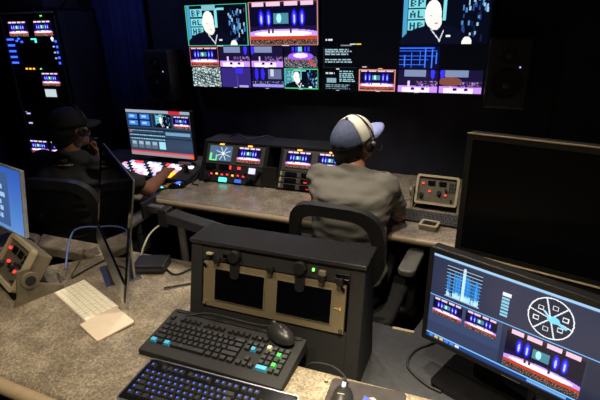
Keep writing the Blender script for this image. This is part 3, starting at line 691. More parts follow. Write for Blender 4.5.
# silver all-in-one with glossy dark screen, seen almost edge-on
t, M0 = monitor('all_in_one_computer', 'silver all-in-one computer seen nearly edge-on with dark glossy screen', (-1.54, 1.40, .79), .60, .435, R(-38.2), R(11.6), None, bez=.004, mframe=SILVER, th=.009, chin=.068)
MB().box((0, .02, .215), (.40, .026, .28), M0, bev=.012, seg=3).build('back_bulge', SILVER, t)
MB().prism([(-.09, -.03), (.09, -.03), (.09, .10), (-.09, .10)], 0, .006).build('foot', SILVER, t)
MB().box((0, .075, .12), (.16, .008, .235), RX(R(-3))).build('stand_neck', SILVER, t)
keyboard('wireless_keyboard', 'white compact wireless keyboard beside the cream trackpad', (-1.265, 1.044, .75), R(-21.5), .278, .115, .004, .009, 'compact', .0183, .006, .003, CREAM, WHITEP, joined=True, keyh=.0022)
o = MB().prism(rrect(.13, .128, .008), 0, .007, T(0, 0, 0) @ RX(R(2))).build('trackpad', CREAM, bev=.001); tag(o, 'square cream trackpad lying beside the white keyboard', 'trackpad'); o.location = (-1.082, .955, .7525); o.rotation_euler = (0, 0, R(-21.5))
# blue-screened monitor at the far left
c = Canvas(60, 40, (58, 96, 176)); 
for i in range(40): c.rect(0, i / 40, 1, (i + 1) / 40, (46 + i, 84 + i * 1.2, 170 + i * .5))
c.rect(0, .1, .72, .95, (58, 84, 130)); textlines(c, .1, .3, .68, .9, 5, (150, 180, 215))
t, M0 = monitor('desktop_monitor', 'slim monitor with a blue screen behind the intercom station', (-2.205, 1.346, .837), .47, .295, R(-14.8), R(8.6), c, bez=.007, mframe=mat('white_frame', s3(200, 204, 212), .4), th=.012)
MB().box((0, .055, .10), (.05, .012, .2)).build('neck', SILVER, t); MB().prism(rrect(.22, .15, .03), 0, .008, T(0, .01, 0)).build('base', SILVER, t)
# small drive box
t = thing('drive_box', 'black flat drive box lying on near desk behind silver computer', 'drive', (-1.185, 1.318, .75), R(20))
MB().box((0, 0, .02), (.13, .10, .036), bev=.006).build('body', BLK, t); MB().box((0, -.05, .02), (.11, .004, .008)).build('front_vent', GREY, t)
for sx in (-1, 1): MB().box((sx * .05, 0, .001), (.02, .08, .002)).build('rubber_foot', RUB, t)
o = MB().tube(spline([(-1.13, 1.33, .757), (-1.06, 1.30, .756), (-1.02, 1.36, .757), (-.97, 1.34, .757), (-.95, 1.28, .757), (-.99, 1.24, .757), (-1.04, 1.20, .757)]), .0035).build('power_cable', RUB, smooth=True); tag(o, 'black power cable curling over near desk from the drive box', 'cable')
o = MB().tube(spline([(-1.29, 1.375, .754), (-1.275, 1.385, .80), (-1.255, 1.41, .85), (-1.22, 1.44, .885), (-1.19, 1.455, .88)]), .004).build('white_cable', WHITEP, smooth=True); tag(o, 'white cable rising from near desk to the monitor arm', 'cable')

# slanted rack case with twin dark screens
t = thing('slanted_rack_case', 'black slanted tabletop rack case holding twin dark preview screens', 'rack case', (-.553, 1.04, .64))
BW = .58; ZH = .372; TY = .045 + .372 * math.tan(R(13)) - .03
f0 = .008; f1 = f0 + ZH * math.tan(R(13)); bk = .20
prof = [(f0, 0), (bk + .02, 0), (bk, ZH), (f1, ZH)]
for s in (-1, 1): MB().prism(prof, s * (BW / 2 - .022) - .022, s * (BW / 2 - .022) + .022, RZ(R(90)) @ RX(R(90))).build('side_panel', BLKM, t, bev=.004)
MB().box((0, (f1 + bk) / 2 + .008, ZH + .006), (BW + .006, bk - f1 + .03, .014), bev=.004).build('lid', mat('satin_black_lid', (.018, .018, .021), .2, var=.2, scale=80), t)
MB().box((0, bk - .004, ZH / 2), (BW - .09, .012, ZH - .01)).build('back_panel', BLKM, t)
a13 = R(13); BF = lambda cx, up, out=0: T(cx, f0, 0) @ RX(-a13) @ T(0, -out, up)
U0 = ZH / math.cos(a13)
MB().box((0, .012, 0), (BW - .088, .02, .166), BF(0, .093)).build('blank_plate', BLKM, t)
MB().box((0, .012, 0), (BW - .088, .02, .05), BF(0, U0 - .026)).build('connector_plate', BLKM, t)
pn = MB().box((0, .004, 0), (.476, .014, .148), BF(0, .252)).build('screen_unit', PANEL, t)
for cx in (-.107, .110):
    MB().box((0, 0, 0), (.172, .010, .102), BF(cx, .256, .002)).build('screen', GLASS, pn)
    MB().ring_prism(rrect(.178, .108, .002), rrect(.171, .101, .002), 0, .003, BF(cx, .256, .003) @ RX(R(90))).build('screen_rim', BEIGED, pn)
MB().box((0, 0, 0), (.012, .002, .003), BF(.212, .253, .004)).build('maker_mark', BEIGE, pn); MB().box((0, 0, 0), (.005, .002, .008), BF(.224, .253, .004)).build('logo_square', mat('print_orange', s3(232, 160, 60), .7), pn)
for sx in (-1, 1):
    for up in (.19, .315): 
        k_ = MB().cyl((0, 0, 0), (0, -.006, 0), .006, seg=12).build('rack_screw', CHROME, pn, smooth='auto'); k_.matrix_local = BF(sx * .23, up, .003)
# gooseneck lamps / plugs along the top plate
for cx in (-.125, .095):
    k_ = MB().cyl((0, 0, 0), (0, -.022, 0), .021, .018, 24).build('lamp_head', BLK, t, smooth='auto'); k_.matrix_local = BF(cx, U0 - .024, .0)
    k2 = MB().prism(rrect(.030, .075, .013), 0, .008, RX(R(90))).build('lamp_body', BLK, t); k2.matrix_local = BF(cx + .002, U0 - .060, .004)
for cx, m in ((-.215, BEIGE), (-.155, CHROME), (.165, BEIGED), (.215, CHROME), (.235, CHROME)):
    MB().box((0, 0, 0), (.022, .014, .016 if m is not BEIGE else .008), BF(cx, U0 - .028, .006), bev=.002).build('connector', m, t)
for cx in (-.185, .0, .165, .22): 
    k_ = MB().cyl((0, 0, 0), (0, -.02, 0), .010, seg=12).build('plug', BLK, t, smooth='auto'); k_.matrix_local = BF(cx, U0 - .045, .0)
MB().box((0, 0, 0), (.006, .006, .008), BF(.135, U0 - .024, .003)).build('power_light', L_GREEN, t)

# articulated monitor arm behind the rack case
t = thing('monitor_mount', 'black articulated monitor arm behind the slanted rack case', 'monitor arm', (-.825, 1.345, .64))
MB().box((0, 0, .006), (.10, .10, .012), bev=.003).build('base_plate', BLK, t); MB().cyl((0, 0, .01), (0, 0, .27), .02).build('post', BLK, t, smooth='auto')
MB().box((-.15, .055, 0), (.36, .06, .045), T(-.03, .0, .27) @ RZ(R(-10)) @ RY(R(3)), bev=.006).build('arm_beam', mat('satin_arm', (.03, .03, .034), .2), t)
MB().box((-.375, .115, .28), (.05, .05, .08), bev=.006).build('joint', BLK, t)
MB().box((-.42, .115, .31), (.075, .03, .03), bev=.004).build('bracket', GREY, t)
MB().box((-.455, .115, .31), (.012, .09, .07)).build('mounting_plate', BLK, t)

# large black keyboard
stick = {}
lay = keys_layout('full')
def near_key(kx, ky): return min(range(len(lay)), key=lambda i: (lay[i][0] + lay[i][2] / 2 - kx - .5) ** 2 + (lay[i][1] - ky) ** 2)
K_BLUE = mat('key_blue', s3(70, 170, 215), .5); K_GREEN = mat('key_green', s3(70, 190, 90), .5); K_CREAM = mat('key_cream', s3(200, 200, 170), .5)
for (a, b, m) in ((0, 5.4, K_BLUE), (2.4, 5.4, K_BLUE), (16.25, 2.4, K_BLUE), (18.5, 1.4, K_CREAM), (20.5, 2.4, K_GREEN), (19.5, 5.4, K_BLUE), (20.5, 4.4, K_GREEN)): stick[near_key(a, b)] = m
tk, M0 = keyboard('computer_keyboard', 'large black keyboard with blue and green keys, a mouse on it', (-.652, .966, .75), R(-.5), .468, .192, .020, .040, 'full', .0192, .014, .034, BLKM, KEYCAP, stick, keyh=.009)
MB().box((0, .088, .001), (.44, .012, .006), M0).build('rear_ridge', BLK, tk)
tm = mouse('computer_mouse', 'black mouse resting on the large black keyboard', (-.492, 1.038, .799), R(62), mat('charcoal_plastic', (.022, .022, .023), .35))
tm.rotation_euler = (R(0), R(0), R(62))
o = MB().tube(spline([(-.540, 1.063, .803), (-.60, 1.058, .803), (-.68, 1.060, .803), (-.76, 1.062, .80), (-.82, 1.045, .79), (-.87, 1.03, .78)]), .0032).build('mouse_cord', RUB, smooth=True); o.name = 'cord'; o.parent = tm; o.matrix_parent_inverse = (T(-.492, 1.038, .799) @ RZ(R(62))).inverted()
# backlit keyboard in front
lit = {}
for i in range(len(lay)):
    lit[i] = KEYCAP
kb2, M2 = keyboard('backlit_keyboard', 'thin black keyboard with blue glowing legends and silver rim', (-.590, .781, .75), R(1), .455, .150, .012, .02, 'full', .0188, .012, .012, BLKG, KEYCAP, keyh=.004)
MB().ring_prism(rrect(.459, .154, .008), rrect(.452, .147, .006), -.004, .0015, M2).build('silver_rim', SILVER, kb2)
for i, (kx, ky, kw) in enumerate(lay):
    if random.random() < .12: continue
    cx = -.455 / 2 + .012 + (kx + .42) * .0188; cy = .075 - .012 - (ky + .45) * .0188
    o = MB().box((cx, cy, .0042), (.0034, .0028, .0006), M2).build('lit_legend', L_BLUE, kb2)
# mouse mat and second mouse
o = MB().prism(rrect(.20, .20, .012), 0, .003).build('mouse_mat', mat('mat_dark', (.03, .024, .026), .7, var=.3, scale=25)); tag(o, 'dark picture mouse mat under the near mouse', 'mouse mat'); o.location = (-.205, .880, .75); o.rotation_euler = (0, 0, R(3))
MB().prism([(-.095, -.09), (-.03, -.09), (-.04, .03), (-.085, .05)], .003, .0034).build('printed_patch', mat('print_pink', s3(168, 128, 118), .7), o)
MB().prism([(-.01, -.09), (.07, -.09), (.065, .02), (.02, .06), (-.005, .05)], .003, .0034).build('printed_patch', mat('print_mixed', s3(176, 140, 138), .7, var=.5, scale=60), o)
MB().prism([(-.012, .0), (.006, -.01), (.016, .05), (-.004, .06)], .0034, .0037).build('printed_patch', mat('print_blue', s3(70, 80, 170), .7), o)
t = mouse('computer_mouse', 'black mouse with lit wheel on the dark mouse mat', (-.262, .895, .753), R(5), mat('charcoal_plastic', (.022, .022, .023), .35), L_WHITE)
MB().box((0, -.005, .0342), (.018, .0025, .0006)).build('maker_mark', BEIGE, t)
MB().ell((-.055, .065, .004), (.005, .005, .003)).build('cord_clip', BEIGE, t, smooth=True)
o = MB().tube(spline([(-.262, .955, .765), (-.285, .985, .763), (-.33, 1.012, .757), (-.39, 1.022, .74), (-.41, 1.024, .70), (-.42, 1.024, .66)]), .003).build('mouse_cord', RUB, smooth=True); o.name = 'cord'; o.parent = t; o.matrix_parent_inverse = (T(-.262, .895, .753) @ RZ(R(5))).inverted()

# right-hand monitors
near, M0 = monitor('scope_monitor', 'lit monitor with waveform, round vectorscope and stage pictures', (-.107, 1.254, .742), .51, .31, R(-23.25), R(1.6), scope_picture(), bez=.014, desk=.64, th=.04)
MB().box((-.06, .06, .12), (.08, .03, .22)).build('neck', BLKG, near); MB().prism(rrect(.25, .18, .02), 0, .014, T(-.06, .02, 0)).build('base', BLKG, near)
MB().box((.02, -.003, .003), (.05, .003, .003), M0).build('chin_mark', SILVER, near)
far, M0 = monitor('dark_monitor', 'switched-off black monitor with silver lower strip behind lit scope monitor', (-.041, 1.376, .993), .60, .37, R(-15), R(1.3), None, bez=.017, desk=.64, th=.045, face=mat('dark_matte_screen', (.003, .003, .004), .3, spec=.3))
MB().box((0, .018, -.014), (.60, .04, .028), M0, bev=.004).build('lower_bezel', BLK, far); MB().box((0, -.0055, .002), (.60, .004, .004), M0).build('lower_strip', mat('satin_champagne', s3(214, 196, 166), .35), far); MB().box((0, -.003, .3705), (.60, .008, .003), M0).build('upper_strip', mat('dull_champagne', s3(150, 132, 108), .4), far)
MB().box((0, .07, .24), (.07, .03, .46)).build('neck', BLK, far); MB().prism(rrect(.26, .13, .02), 0, .014, T(0, .045, 0)).build('base', BLK, far)
cu = bpy.data.curves.new('maker_name', 'FONT'); cu.body = 'DELL'; cu.size = .014; cu.align_x = 'CENTER'; cu.extrude = .0004
tmp = bpy.data.objects.new('maker_name', cu); COL.objects.link(tmp); bpy.context.view_layer.update()
me = bpy.data.meshes.new_from_object(tmp.evaluated_get(bpy.context.evaluated_depsgraph_get())); bpy.data.objects.remove(tmp)
me.materials.append(SILVER); o = bpy.data.objects.new('maker_name', me); COL.objects.link(o); o.parent = far; o.matrix_local = M0 @ T(-.028, -.0028, -.016) @ RX(R(90))
o = MB().tube(spline([(-.07, 1.37, .645), (-.13, 1.30, .645), (-.14, 1.22, .645), (-.08, 1.16, .645), (-.03, 1.14, .645)]), .004).build('monitor_cable', RUB, smooth=True); tag(o, 'black cable looping under the left corner of the scope monitor', 'cable')

# ================================================================== office chairs
MESHF = bpy.data.materials.new('chair_mesh'); MESHF.use_nodes = True
nt = MESHF.node_tree; b = nt.nodes['Principled BSDF']; b.inputs['Base Color'].default_value = (.012, .012, .013, 1); b.inputs['Roughness'].default_value = .8; b.inputs['Alpha'].default_value = .62
CHAIRM = mat('chair_plastic', (.022, .022, .023), .42, var=.2, scale=60); ARMP = mat('chair_arm', (.10, .098, .09), .5)
def chair(label, loc, rz, bw=.42, bz0=.60, bz1=1.0, backy=-.23, ringw=.05):
    t = thing('office_chair', label, 'chair', loc, rz)
    for k in range(5):
        a = R(90 + 72 * k); e = (.28 * math.cos(a), .28 * math.sin(a))
        l = MB().cyl((0, 0, .10), (e[0], e[1], .07), .03, .018, 10).build('base_leg', CHAIRM, t, smooth='auto')
        MB().cyl((e[0] - .02 * math.sin(a), e[1] + .02 * math.cos(a), .03), (e[0] + .02 * math.sin(a), e[1] - .02 * math.cos(a), .03), .03, seg=14).build('caster', RUB, l, smooth='auto')
    MB().cyl((0, 0, .09), (0, 0, .40), .028, .025).build('gas_column', CHROME, t, smooth='auto')
    MB().prism(rrect(.48, .46, .09), .41, .475).build('seat', mat('chair_fabric', (.014, .014, .015), .9, scale=200, bump=.3), t, bev=.02)
    h = bz1 - bz0; Mb = T(0, backy, (bz0 + bz1) / 2) @ RX(R(90) + R(8))
    def arch(w, hh, n=32):
        out = []
        for k in range(n):
            a = 2 * math.pi * k / n; c_, s_ = math.cos(a), math.sin(a); e = .55
            wx = w / 2 * (1 - .10 * (s_ < 0) * abs(s_))
            out.append((wx * math.copysign(abs(c_) ** e, c_), hh / 2 * math.copysign(abs(s_) ** (e + .1), s_)))
        return out
    o = MB().ring_prism(arch(bw, h), arch(bw - 2 * ringw, h - 2 * ringw), -.016, .016, Mb); 
    def bend(o):
        for v in o.bm.verts: v.co.y += .35 * v.co.x ** 2 * 2.2
    bend(o); o.build('back_frame', CHAIRM, t, smooth='auto', bev=.006)
    o = MB(); pts = arch(bw - 2 * ringw + .01, h - 2 * ringw + .01); n = len(pts)
    rings = []
    for s_ in (1, .75, .5, .25): rings.append([o.bm.verts.new(Mb @ Vector((x * s_, y * s_, 0))) for x, y in pts])
    for p, q in zip(rings, rings[1:]):
        for i in range(n): o.bm.faces.new((p[i], p[(i + 1) % n], q[(i + 1) % n], q[i]))
    o.bm.faces.new(rings[-1]); bend(o); o.build('back_mesh', MESHF, t, smooth=True)
    MB().tube(spline([(0, -.05, .40), (0, backy - .06, .42), (0, backy - .06, bz0 - .02), (0, backy - .045, bz0 + .06)]), .024, 10).build('back_support', CHAIRM, t, smooth=True)
    for s in (-1, 1):
        a = MB().tube(spline([(s * .2, 0, .42), (s * .27, 0, .44), (s * .285, 0, .55), (s * .285, 0, .655)]), .018, 8).build('armrest_post', CHAIRM, t, smooth=True)
        MB().prism(rrect(.075, .24, .03), .655, .685, T(s * .27, .02, 0)).build('armrest_pad', ARMP, a, bev=.008)
    return t
chair('black mesh-backed office chair with grey armrest under the grey-shirted man', (-.50, 1.86, 0), R(-4))
chair('black office chair under the man in black polo shirt', (-2.0, 1.81, 0), R(8), bw=.46, bz1=.98)

# ================================================================== people
def fuse(mb, name, m, parent, voxel=.008, smooth=6, factor=.5):
    """voxel-fuse a set of overlapping solids into one continuous skin"""
    me = bpy.data.meshes.new(name); bmesh.ops.recalc_face_normals(mb.bm, faces=mb.bm.faces[:]); mb.bm.to_mesh(me); mb.bm.free()
    o = bpy.data.objects.new(name, me); COL.objects.link(o)
    a = o.modifiers.new('r', 'REMESH'); a.mode = 'VOXEL'; a.voxel_size = voxel; a.use_smooth_shade = True
    s = o.modifiers.new('s', 'SMOOTH'); s.factor = factor; s.iterations = smooth
    bpy.context.view_layer.update()
    m2 = bpy.data.meshes.new_from_object(o.evaluated_get(bpy.context.evaluated_depsgraph_get()))
    bpy.data.objects.remove(o); m2.name = name; m2.materials.clear(); m2.materials.append(m)
    m2.polygons.foreach_set('use_smooth', [True] * len(m2.polygons))
    o = bpy.data.objects.new(name, m2); COL.objects.link(o); o.parent = parent; return o
def hand(mb, wrist, direc, palm_n, curl, thumb_side, s=1.0):
    """palm, four unequal fingers and a thumb. direc: wrist->knuckles; palm_n: out of the palm"""
    d = Vector(direc).normalized(); n = Vector(palm_n); n = (n - d * n.dot(d)).normalized(); sd = d.cross(n) * thumb_side; w = Vector(wrist)
    mb.cap(w, w + d * .03 * s, .026 * s, .03 * s)
    for k in range(4): mb.cap(w + d * .02 * s + sd * (.012 - .008 * k) * s, w + d * .085 * s + sd * (.030 - .0205 * k) * s, .014 * s, .0125 * s)
    for k, ln in enumerate((.068, .078, .072, .056)):
        p = w + d * .088 * s + sd * (.030 - .0205 * k) * s; a = 0; q = p; pts = [p]
        for j, fr in enumerate((.45, .31, .24)):
            a += curl[j]; q = q + (d * math.cos(a) + n * math.sin(a)) * ln * fr * s; pts.append(q)
        mb.chain(pts, [.0098 * s, .0092 * s, .0085 * s, .0078 * s], 10)
    p = w + d * .025 * s + sd * .026 * s; q = p + (d * .6 + sd * .75 + n * .35).normalized() * .04 * s; r_ = q + (d * .85 + sd * .2 + n * .45).normalized() * .034 * s; e = r_ + (d * .9 + n * .4).normalized() * .024 * s
    mb.chain([p, q, r_, e], [.0155 * s, .0125 * s, .011 * s, .009 * s], 10)
def head(mb, C, yaw, pitch, roll=0):
    """C: skull centre; face looks along +Y of the returned frame"""
    M = T(*C) @ RZ(yaw) @ RY(roll) @ RX(pitch)
    P = lambda x, y, z: M @ Vector((x, y, z)); Rm = M.to_3x3().to_4x4()
    e = lambda c, r_: mb.ell(P(*c), r_, Rm)
    e((0, -.012, .028), (.075, .096, .085)); e((0, .018, -.02), (.066, .072, .085)); e((0, .05, -.07), (.043, .042, .038)); e((0, .01, -.06), (.056, .058, .045))
    e((0, .088, -.02), (.012, .018, .024)); e((0, .082, .012), (.05, .012, .01))             # nose, brow
    e((0, .083, -.060), (.022, .010, .005)); e((0, .082, -.070), (.018, .010, .005))          # lips
    for s in (-1, 1):
        e((s * .03, .076, -.002), (.013, .010, .009)); e((s * .042, .062, -.03), (.022, .02, .02))   # eyes, cheeks
        mb.ell(P(s * .076, -.008, -.012), (.010, .020, .032), Rm); mb.ell(P(s * .072, .002, -.03), (.008, .012, .014), Rm)
    return M
def cap_hat(M, parent, m_back, m_lit, m_brim, brim_yaw=0, peak=.04):
    """dome, overlay coloured as overhead light, brim, button; M: head frame"""
    M = M @ RZ(brim_yaw)
    def dome(f, name, m, grow=0):
        b = MB(); nu, nv = 36, 12; g = {}
        for i in range(nu + 1):
            for j in range(nv + 1):
                a = 2 * math.pi * i / nu; z = j / nv * math.pi / 2
                x, y, zz = math.cos(a) * math.cos(z), math.sin(a) * math.cos(z), math.sin(z)
                g[i, j] = (x * (.085 + grow), -.010 + y * (.105 + grow), .018 + zz * (.094 + grow) * (1 + peak * max(y + .25, 0)), y)
        vs = {}
        def V(i, j):
            k = (i % nu, j)
            if k not in vs: vs[k] = b.bm.verts.new(M @ Vector(g[i % nu, j][:3]))
            return vs[k]
        for i in range(nu):
            for j in range(nv):
                if f(math.sin(2 * math.pi * (i + .5) / nu), (j + .5) / nv):
                    try: b.bm.faces.new((V(i, j), V(i + 1, j), V(i + 1, j + 1), V(i, j + 1)))
                    except ValueError:
                        b.bm.faces.new((V(i, j), V(i + 1, j), V(i, j + 1)))
        bmesh.ops.remove_doubles(b.bm, verts=b.bm.verts[:], dist=1e-5)
        o = b.build(name, m, parent, smooth=True)
        md = o.modifiers.new('solid', 'SOLIDIFY'); md.thickness = .004; md.offset = 1; return o
    o = dome(lambda y, t: True, 'cap_crown', m_back)
    if m_lit is not m_back: dome(lambda y, t: y > -.1, 'cap_lit_overlay', m_lit, .003)  # overlay whose colour holds the overhead light on the crown
    b = MB(); nu, nv = 20, 6; G = [[None] * (nv + 1) for _ in range(nu + 1)]
    for i in range(nu + 1):
        a = R(22 + 136 * i / nu)
        for j in range(nv + 1):
            t = j / nv; x = math.cos(a) * .090; y = -.010 + math.sin(a) * .108; L_ = .084 * math.sin(math.pi * (i / nu)) ** .55
            G[i][j] = b.bm.verts.new(M @ Vector((x, y + L_ * t, .030 - .02 * t * t - .9 * x * x * (1 + t) * 1.2)))
    for i in range(nu):
        for j in range(nv): b.bm.faces.new((G[i][j], G[i + 1][j], G[i + 1][j + 1], G[i][j + 1]))
    o = b.build('cap_brim', m_brim, parent, smooth=True); md = o.modifiers.new('solid', 'SOLIDIFY'); md.thickness = .005
    MB().ell(M @ Vector((0, -.010, .125)), (.008, .008, .005)).build('cap_button', m_back, parent, smooth=True)
def wrinkle(o, amp, sc):
    import mathutils
    me = o.data
    for v in me.vertices:
        n = mathutils.noise.noise(Vector((v.co.x * sc * .6, v.co.y * sc * .6, v.co.z * sc * 1.7))); v.co += v.normal * n * amp
SKIN = mat('skin_tan', s3(176, 120, 88), .5, var=.06, scale=60); SKIN2 = mat('skin_brown', s3(138, 92, 66), .5, var=.06, scale=60)
TEE = mat('grey_tshirt', s3(112, 108, 98), .85, var=.08, scale=120, bump=.15); POLO = mat('black_polo', s3(34, 33, 31), .85, var=.12, scale=120, bump=.15)
JEANS = mat('dark_trousers', (.012, .013, .018), .9, scale=150, bump=.2); HAIR = mat('dark_hair', (.010, .008, .007), .6, var=.3, scale=180, bump=.4)
SHOE = mat('dark_shoe', (.015, .014, .013), .6)

def person(label, pel, waist, chest, neck, headC, face_yaw, face_pitch, fwd, Lsh, Lel, Lwr, Rsh, Rel, Rwr, Lhand, Rhand, knees, ankles, skin, shirt, wid, collar=False, headroll=0):
    t = thing('person', label, 'person', (pel[0], pel[1], 0)); off = Vector((pel[0], pel[1], 0)); inv = T(*(-off))
    fw = Vector(fwd).normalized(); rt = fw.cross(Vector((0, 0, 1)))
    V = lambda p: Vector(p)
    pel, waist, chest, neck = map(V, (pel, waist, chest, neck))
    up1 = (chest - waist).normalized(); f1 = rt.cross(up1) * -1; f1 = up1.cross(rt)
    def torso(mb, g):
        shc = (V(Lsh) + V(Rsh)) / 2; sr = (V(Rsh) - V(Lsh)).normalized()
        mb.loft([(pel - Vector((0, 0, .05)), .165 * wid + g, .125 + g, rt, fw), (pel + Vector((0, 0, .05)), .172 * wid + g, .13 + g, rt, fw), (waist, .155 * wid + g, .112 + g, rt, f1),
                 ((waist + chest) / 2, .165 * wid + g, .115 + g, rt, f1), (chest, .182 * wid + g, .12 + g, sr, f1), (chest * .45 + shc * .55, .188 * wid + g, .105 + g, sr, f1), (shc + up1 * .005, .165 * wid + g, .075 + g, sr, f1), (shc * .5 + neck * .5 + up1 * .01, .10 + g, .062 + g, sr, f1), (neck, .062 + g, .06 + g, sr, f1)])
        for s in (Lsh, Rsh): mb.ell(V(s), (.066 + g, .064 + g, .062 + g)); mb.cap(shc * .7 + V(s) * .3, V(s), .06 + g, .055 + g)
    b = MB(); torso(b, -.012)
    hM = head(b, headC, face_yaw, face_pitch, headroll)
    b.cap(neck - up1 * .04, V(headC) + hM.to_3x3() @ Vector((0, -.02, -.045)), .058, .054)
    for sh, el, wr, hd in ((Lsh, Lel, Lwr, Lhand), (Rsh, Rel, Rwr, Rhand)):
        b.chain([V(sh), (V(sh) + V(el)) / 2, V(el)], [.05, .046, .038]); d = (V(wr) - V(el)); b.chain([V(el), V(el) + d * .3, V(wr)], [.038, .041, .027]); hand(b, wr, *hd)
    for s, k, a in ((-1, *[knees[0], ankles[0]]), (1, *[knees[1], ankles[1]])):
        hip = pel + rt * s * .09 + Vector((0, 0, -.01)); b.chain([hip, V(k), V(a)], [.075, .052, .038]); b.cap(V(a) + Vector((0, 0, -.03)), V(a) + fw * .12 + Vector((0, 0, -.045)), .035, .03)
    bmesh.ops.transform(b.bm, matrix=inv, verts=b.bm.verts[:]); fuse(b, 'body', skin, t, .0065, 4)
    b = MB(); torso(b, .006)
    for sh, el in ((Lsh, Lel), (Rsh, Rel)):
        e = V(sh).lerp(V(el), .72); b.cap(V(sh), e, .066, .060)
    bmesh.ops.transform(b.bm, matrix=inv, verts=b.bm.verts[:]); o = fuse(b, 'shirt', shirt, t, .009, 8); wrinkle(o, .012, 14); wrinkle(o, .007, 27)
    b = MB(); b.loft([(pel - Vector((0, 0, .075)), .165 * wid, .13, rt, fw), (pel + Vector((0, 0, .03)), .178 * wid, .14, rt, fw), (pel * .6 + waist * .4, .165 * wid, .125, rt, fw)])
    for s, k, a in ((-1, knees[0], ankles[0]), (1, knees[1], ankles[1])):
        hip = pel + rt * s * .09 + Vector((0, 0, -.01)); b.chain([hip, V(k), V(a) + Vector((0, 0, .03))], [.092, .07, .06])
    bmesh.ops.transform(b.bm, matrix=inv, verts=b.bm.verts[:]); fuse(b, 'trousers', JEANS, t, .011, 6)
    for a in ankles:
        b = MB(); b.cap(V(a) + Vector((0, 0, -.035)), V(a) + fw * .14 + Vector((0, 0, -.05)), .048, .038); bmesh.ops.transform(b.bm, matrix=inv, verts=b.bm.verts[:]); fuse(b, 'shoe', SHOE, t, .009, 4)
    return t, inv @ hM
# --- man in grey T-shirt, leaning on the front desk, seen from behind
pA, hA = person('man in grey T-shirt and blue-grey cap leaning over the front desk', (-.50, 1.78, .575), (-.505, 1.82, .74), (-.525, 1.90, .905), (-.535, 1.985, 1.045), (-.545, 2.035, 1.148), R(-32), R(18), (-.08, 1, 0),
    (-.685, 1.955, .985), (-.70, 2.10, .80), (-.60, 2.26, .80), (-.385, 1.975, .965), (-.33, 2.06, .805), (-.42, 2.235, .80),
    ((.55, .8, 0), (0, 0, -1), (.25, .3, .25), -1), ((-.35, .9, 0), (0, 0, -1), (.3, .35, .3), 1),
    ((-.62, 2.12, .55), (-.40, 2.12, .55)), ((-.62, 2.12, .085), (-.40, 2.10, .085)), SKIN, TEE, 1.0)
b = MB(); Rm = hA.to_3x3().to_4x4()
b.ell(hA @ Vector((0, -.03, .01)), (.081, .092, .09), Rm); b.ell(hA @ Vector((0, -.058, -.055)), (.072, .060, .075), Rm); b.ell(hA @ Vector((0, -.050, -.105)), (.066, .055, .065), Rm)
o = fuse(b, 'hair', HAIR, pA, .008, 3); wrinkle(o, .004, 60)
CAPN = mat('cap_blue_grey', s3(84, 93, 120), .8, var=.15, scale=60, bump=.1); CAPLIT = mat('cap_overexposed', s3(225, 222, 205), .8, var=.05); CAPL = mat('cap_lilac', s3(150, 158, 215), .75, var=.06)  # the white is overexposed lamp light put into the cap colour
cap_hat(hA, pA, CAPN, CAPLIT, CAPL, peak=.16)
def headset(label, p, h):
    Rm = h.to_3x3().to_4x4()
    t = thing('headset', label, 'headset', (p.location.x, p.location.y, 0))
    arc = [h @ Vector((.100 * math.sin(R(a)), .035, .008 + .112 * math.cos(R(a)))) for a in range(-95, 96, 10)]
    MB().tube(arc, .0035, 8).build('headband', BLK, t, smooth=True)
    for s in (-1, 1):
        MB().ell(h @ Vector((s * .096, .004, -.01)), (.010, .024, .026), Rm).build('ear_pad', RUB, t, smooth=True)
        MB().ell(h @ Vector((s * .110, .016, .004)), (.010, .011, .011), Rm).build('ear_boss', BEIGED, t, smooth=True)
    MB().tube(spline([h @ Vector((.104, .01, -.02)), h @ Vector((.095, .06, -.055)), h @ Vector((.05, .115, -.07))]), .003).build('microphone_boom', BLK, t, smooth=True)
headset('thin black headset worn over the blue-grey cap', pA, hA)

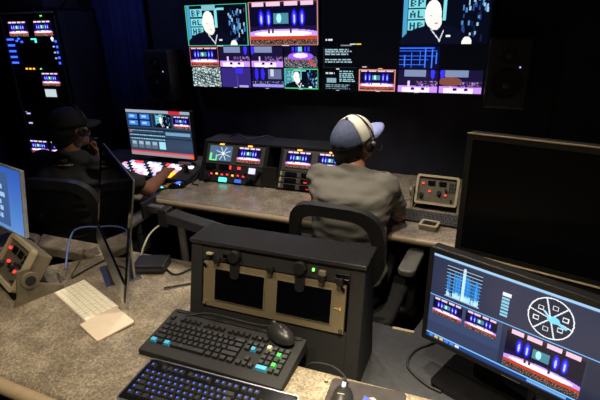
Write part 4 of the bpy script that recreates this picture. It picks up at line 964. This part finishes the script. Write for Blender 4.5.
# --- man in black polo, hand on chin, other hand on the switcher
pB, hB = person('man in black polo shirt and black cap, chin on hand at the switcher', (-2.01, 1.74, .575), (-2.01, 1.715, .75), (-2.015, 1.73, .92), (-2.02, 1.765, 1.065), (-2.03, 1.81, 1.172), R(-10), R(0), (.05, 1, 0),
    (-2.215, 1.765, .985), (-2.18, 2.02, .82), (-2.06, 1.965, .985), (-1.835, 1.78, .98), (-1.70, 1.95, .815), (-1.785, 2.21, .815),
    ((.16, -.16, 1), (-.2, -.9, .1), (1.2, 1.2, .9), 1), ((-.35, .9, .10), (0, 0, -1), (.3, .3, .3), 1),
    ((-2.13, 2.14, .55), (-1.91, 2.14, .55)), ((-2.13, 2.16, .085), (-1.91, 2.16, .085)), SKIN2, POLO, 1.06)
b = MB(); Rm = hB.to_3x3().to_4x4(); b.ell(hB @ Vector((0, -.032, .0)), (.079, .088, .085), Rm); b.ell(hB @ Vector((0, -.05, -.05)), (.062, .055, .06), Rm)
o = fuse(b, 'hair', HAIR, pB, .008, 3)
CAPB = mat('cap_black', (.007, .007, .009), .8, var=.2, scale=60)
cap_hat(hB, pB, CAPB, CAPB, CAPB, peak=.02)
headset('thin black headset worn over the black cap', pB, hB)
# orange mark and lettering on the back of the polo: found by dropping points onto the shirt
dg = bpy.context.evaluated_depsgraph_get()
def back_patch(name, pts, m, parent, shirt_obj):
    b = MB()
    for (x, z, w, h) in pts:
        hit, loc, nrm, _ = shirt_obj.ray_cast(Vector((x, -1, z)), Vector((0, 1, 0)))
        if hit:
            b.box((0, 0, 0), (w, .0016, h), T(*(loc + nrm * .001)) @ nrm.to_track_quat('-Y', 'Z').to_matrix().to_4x4())
    return b.build(name, m, parent)
shB = [c for c in pB.children if c.name.startswith('shirt')][0]
bpy.context.view_layer.update()
back_patch('back_emblem', [(-.012, 1.028, .013, .016), (-.024, 1.023, .006, .01)], mat('print_red', s3(220, 96, 50), .7), shB, shB)
back_patch('back_emblem', [(.004, 1.030, .014, .016)], mat('print_orange', s3(232, 160, 60), .7), shB, shB)
back_patch('back_emblem', [(.022, 1.031, .010, .014)], mat('print_grey', s3(150, 150, 150), .7), shB, shB)
back_patch('back_lettering', [(-.052 + .011 * k, 1.000 + .0008 * k, .008 if k != 3 else .003, .008 if k % 3 else .011) for k in range(11)], mat('print_cream', s3(190, 186, 170), .7), shB, shB)
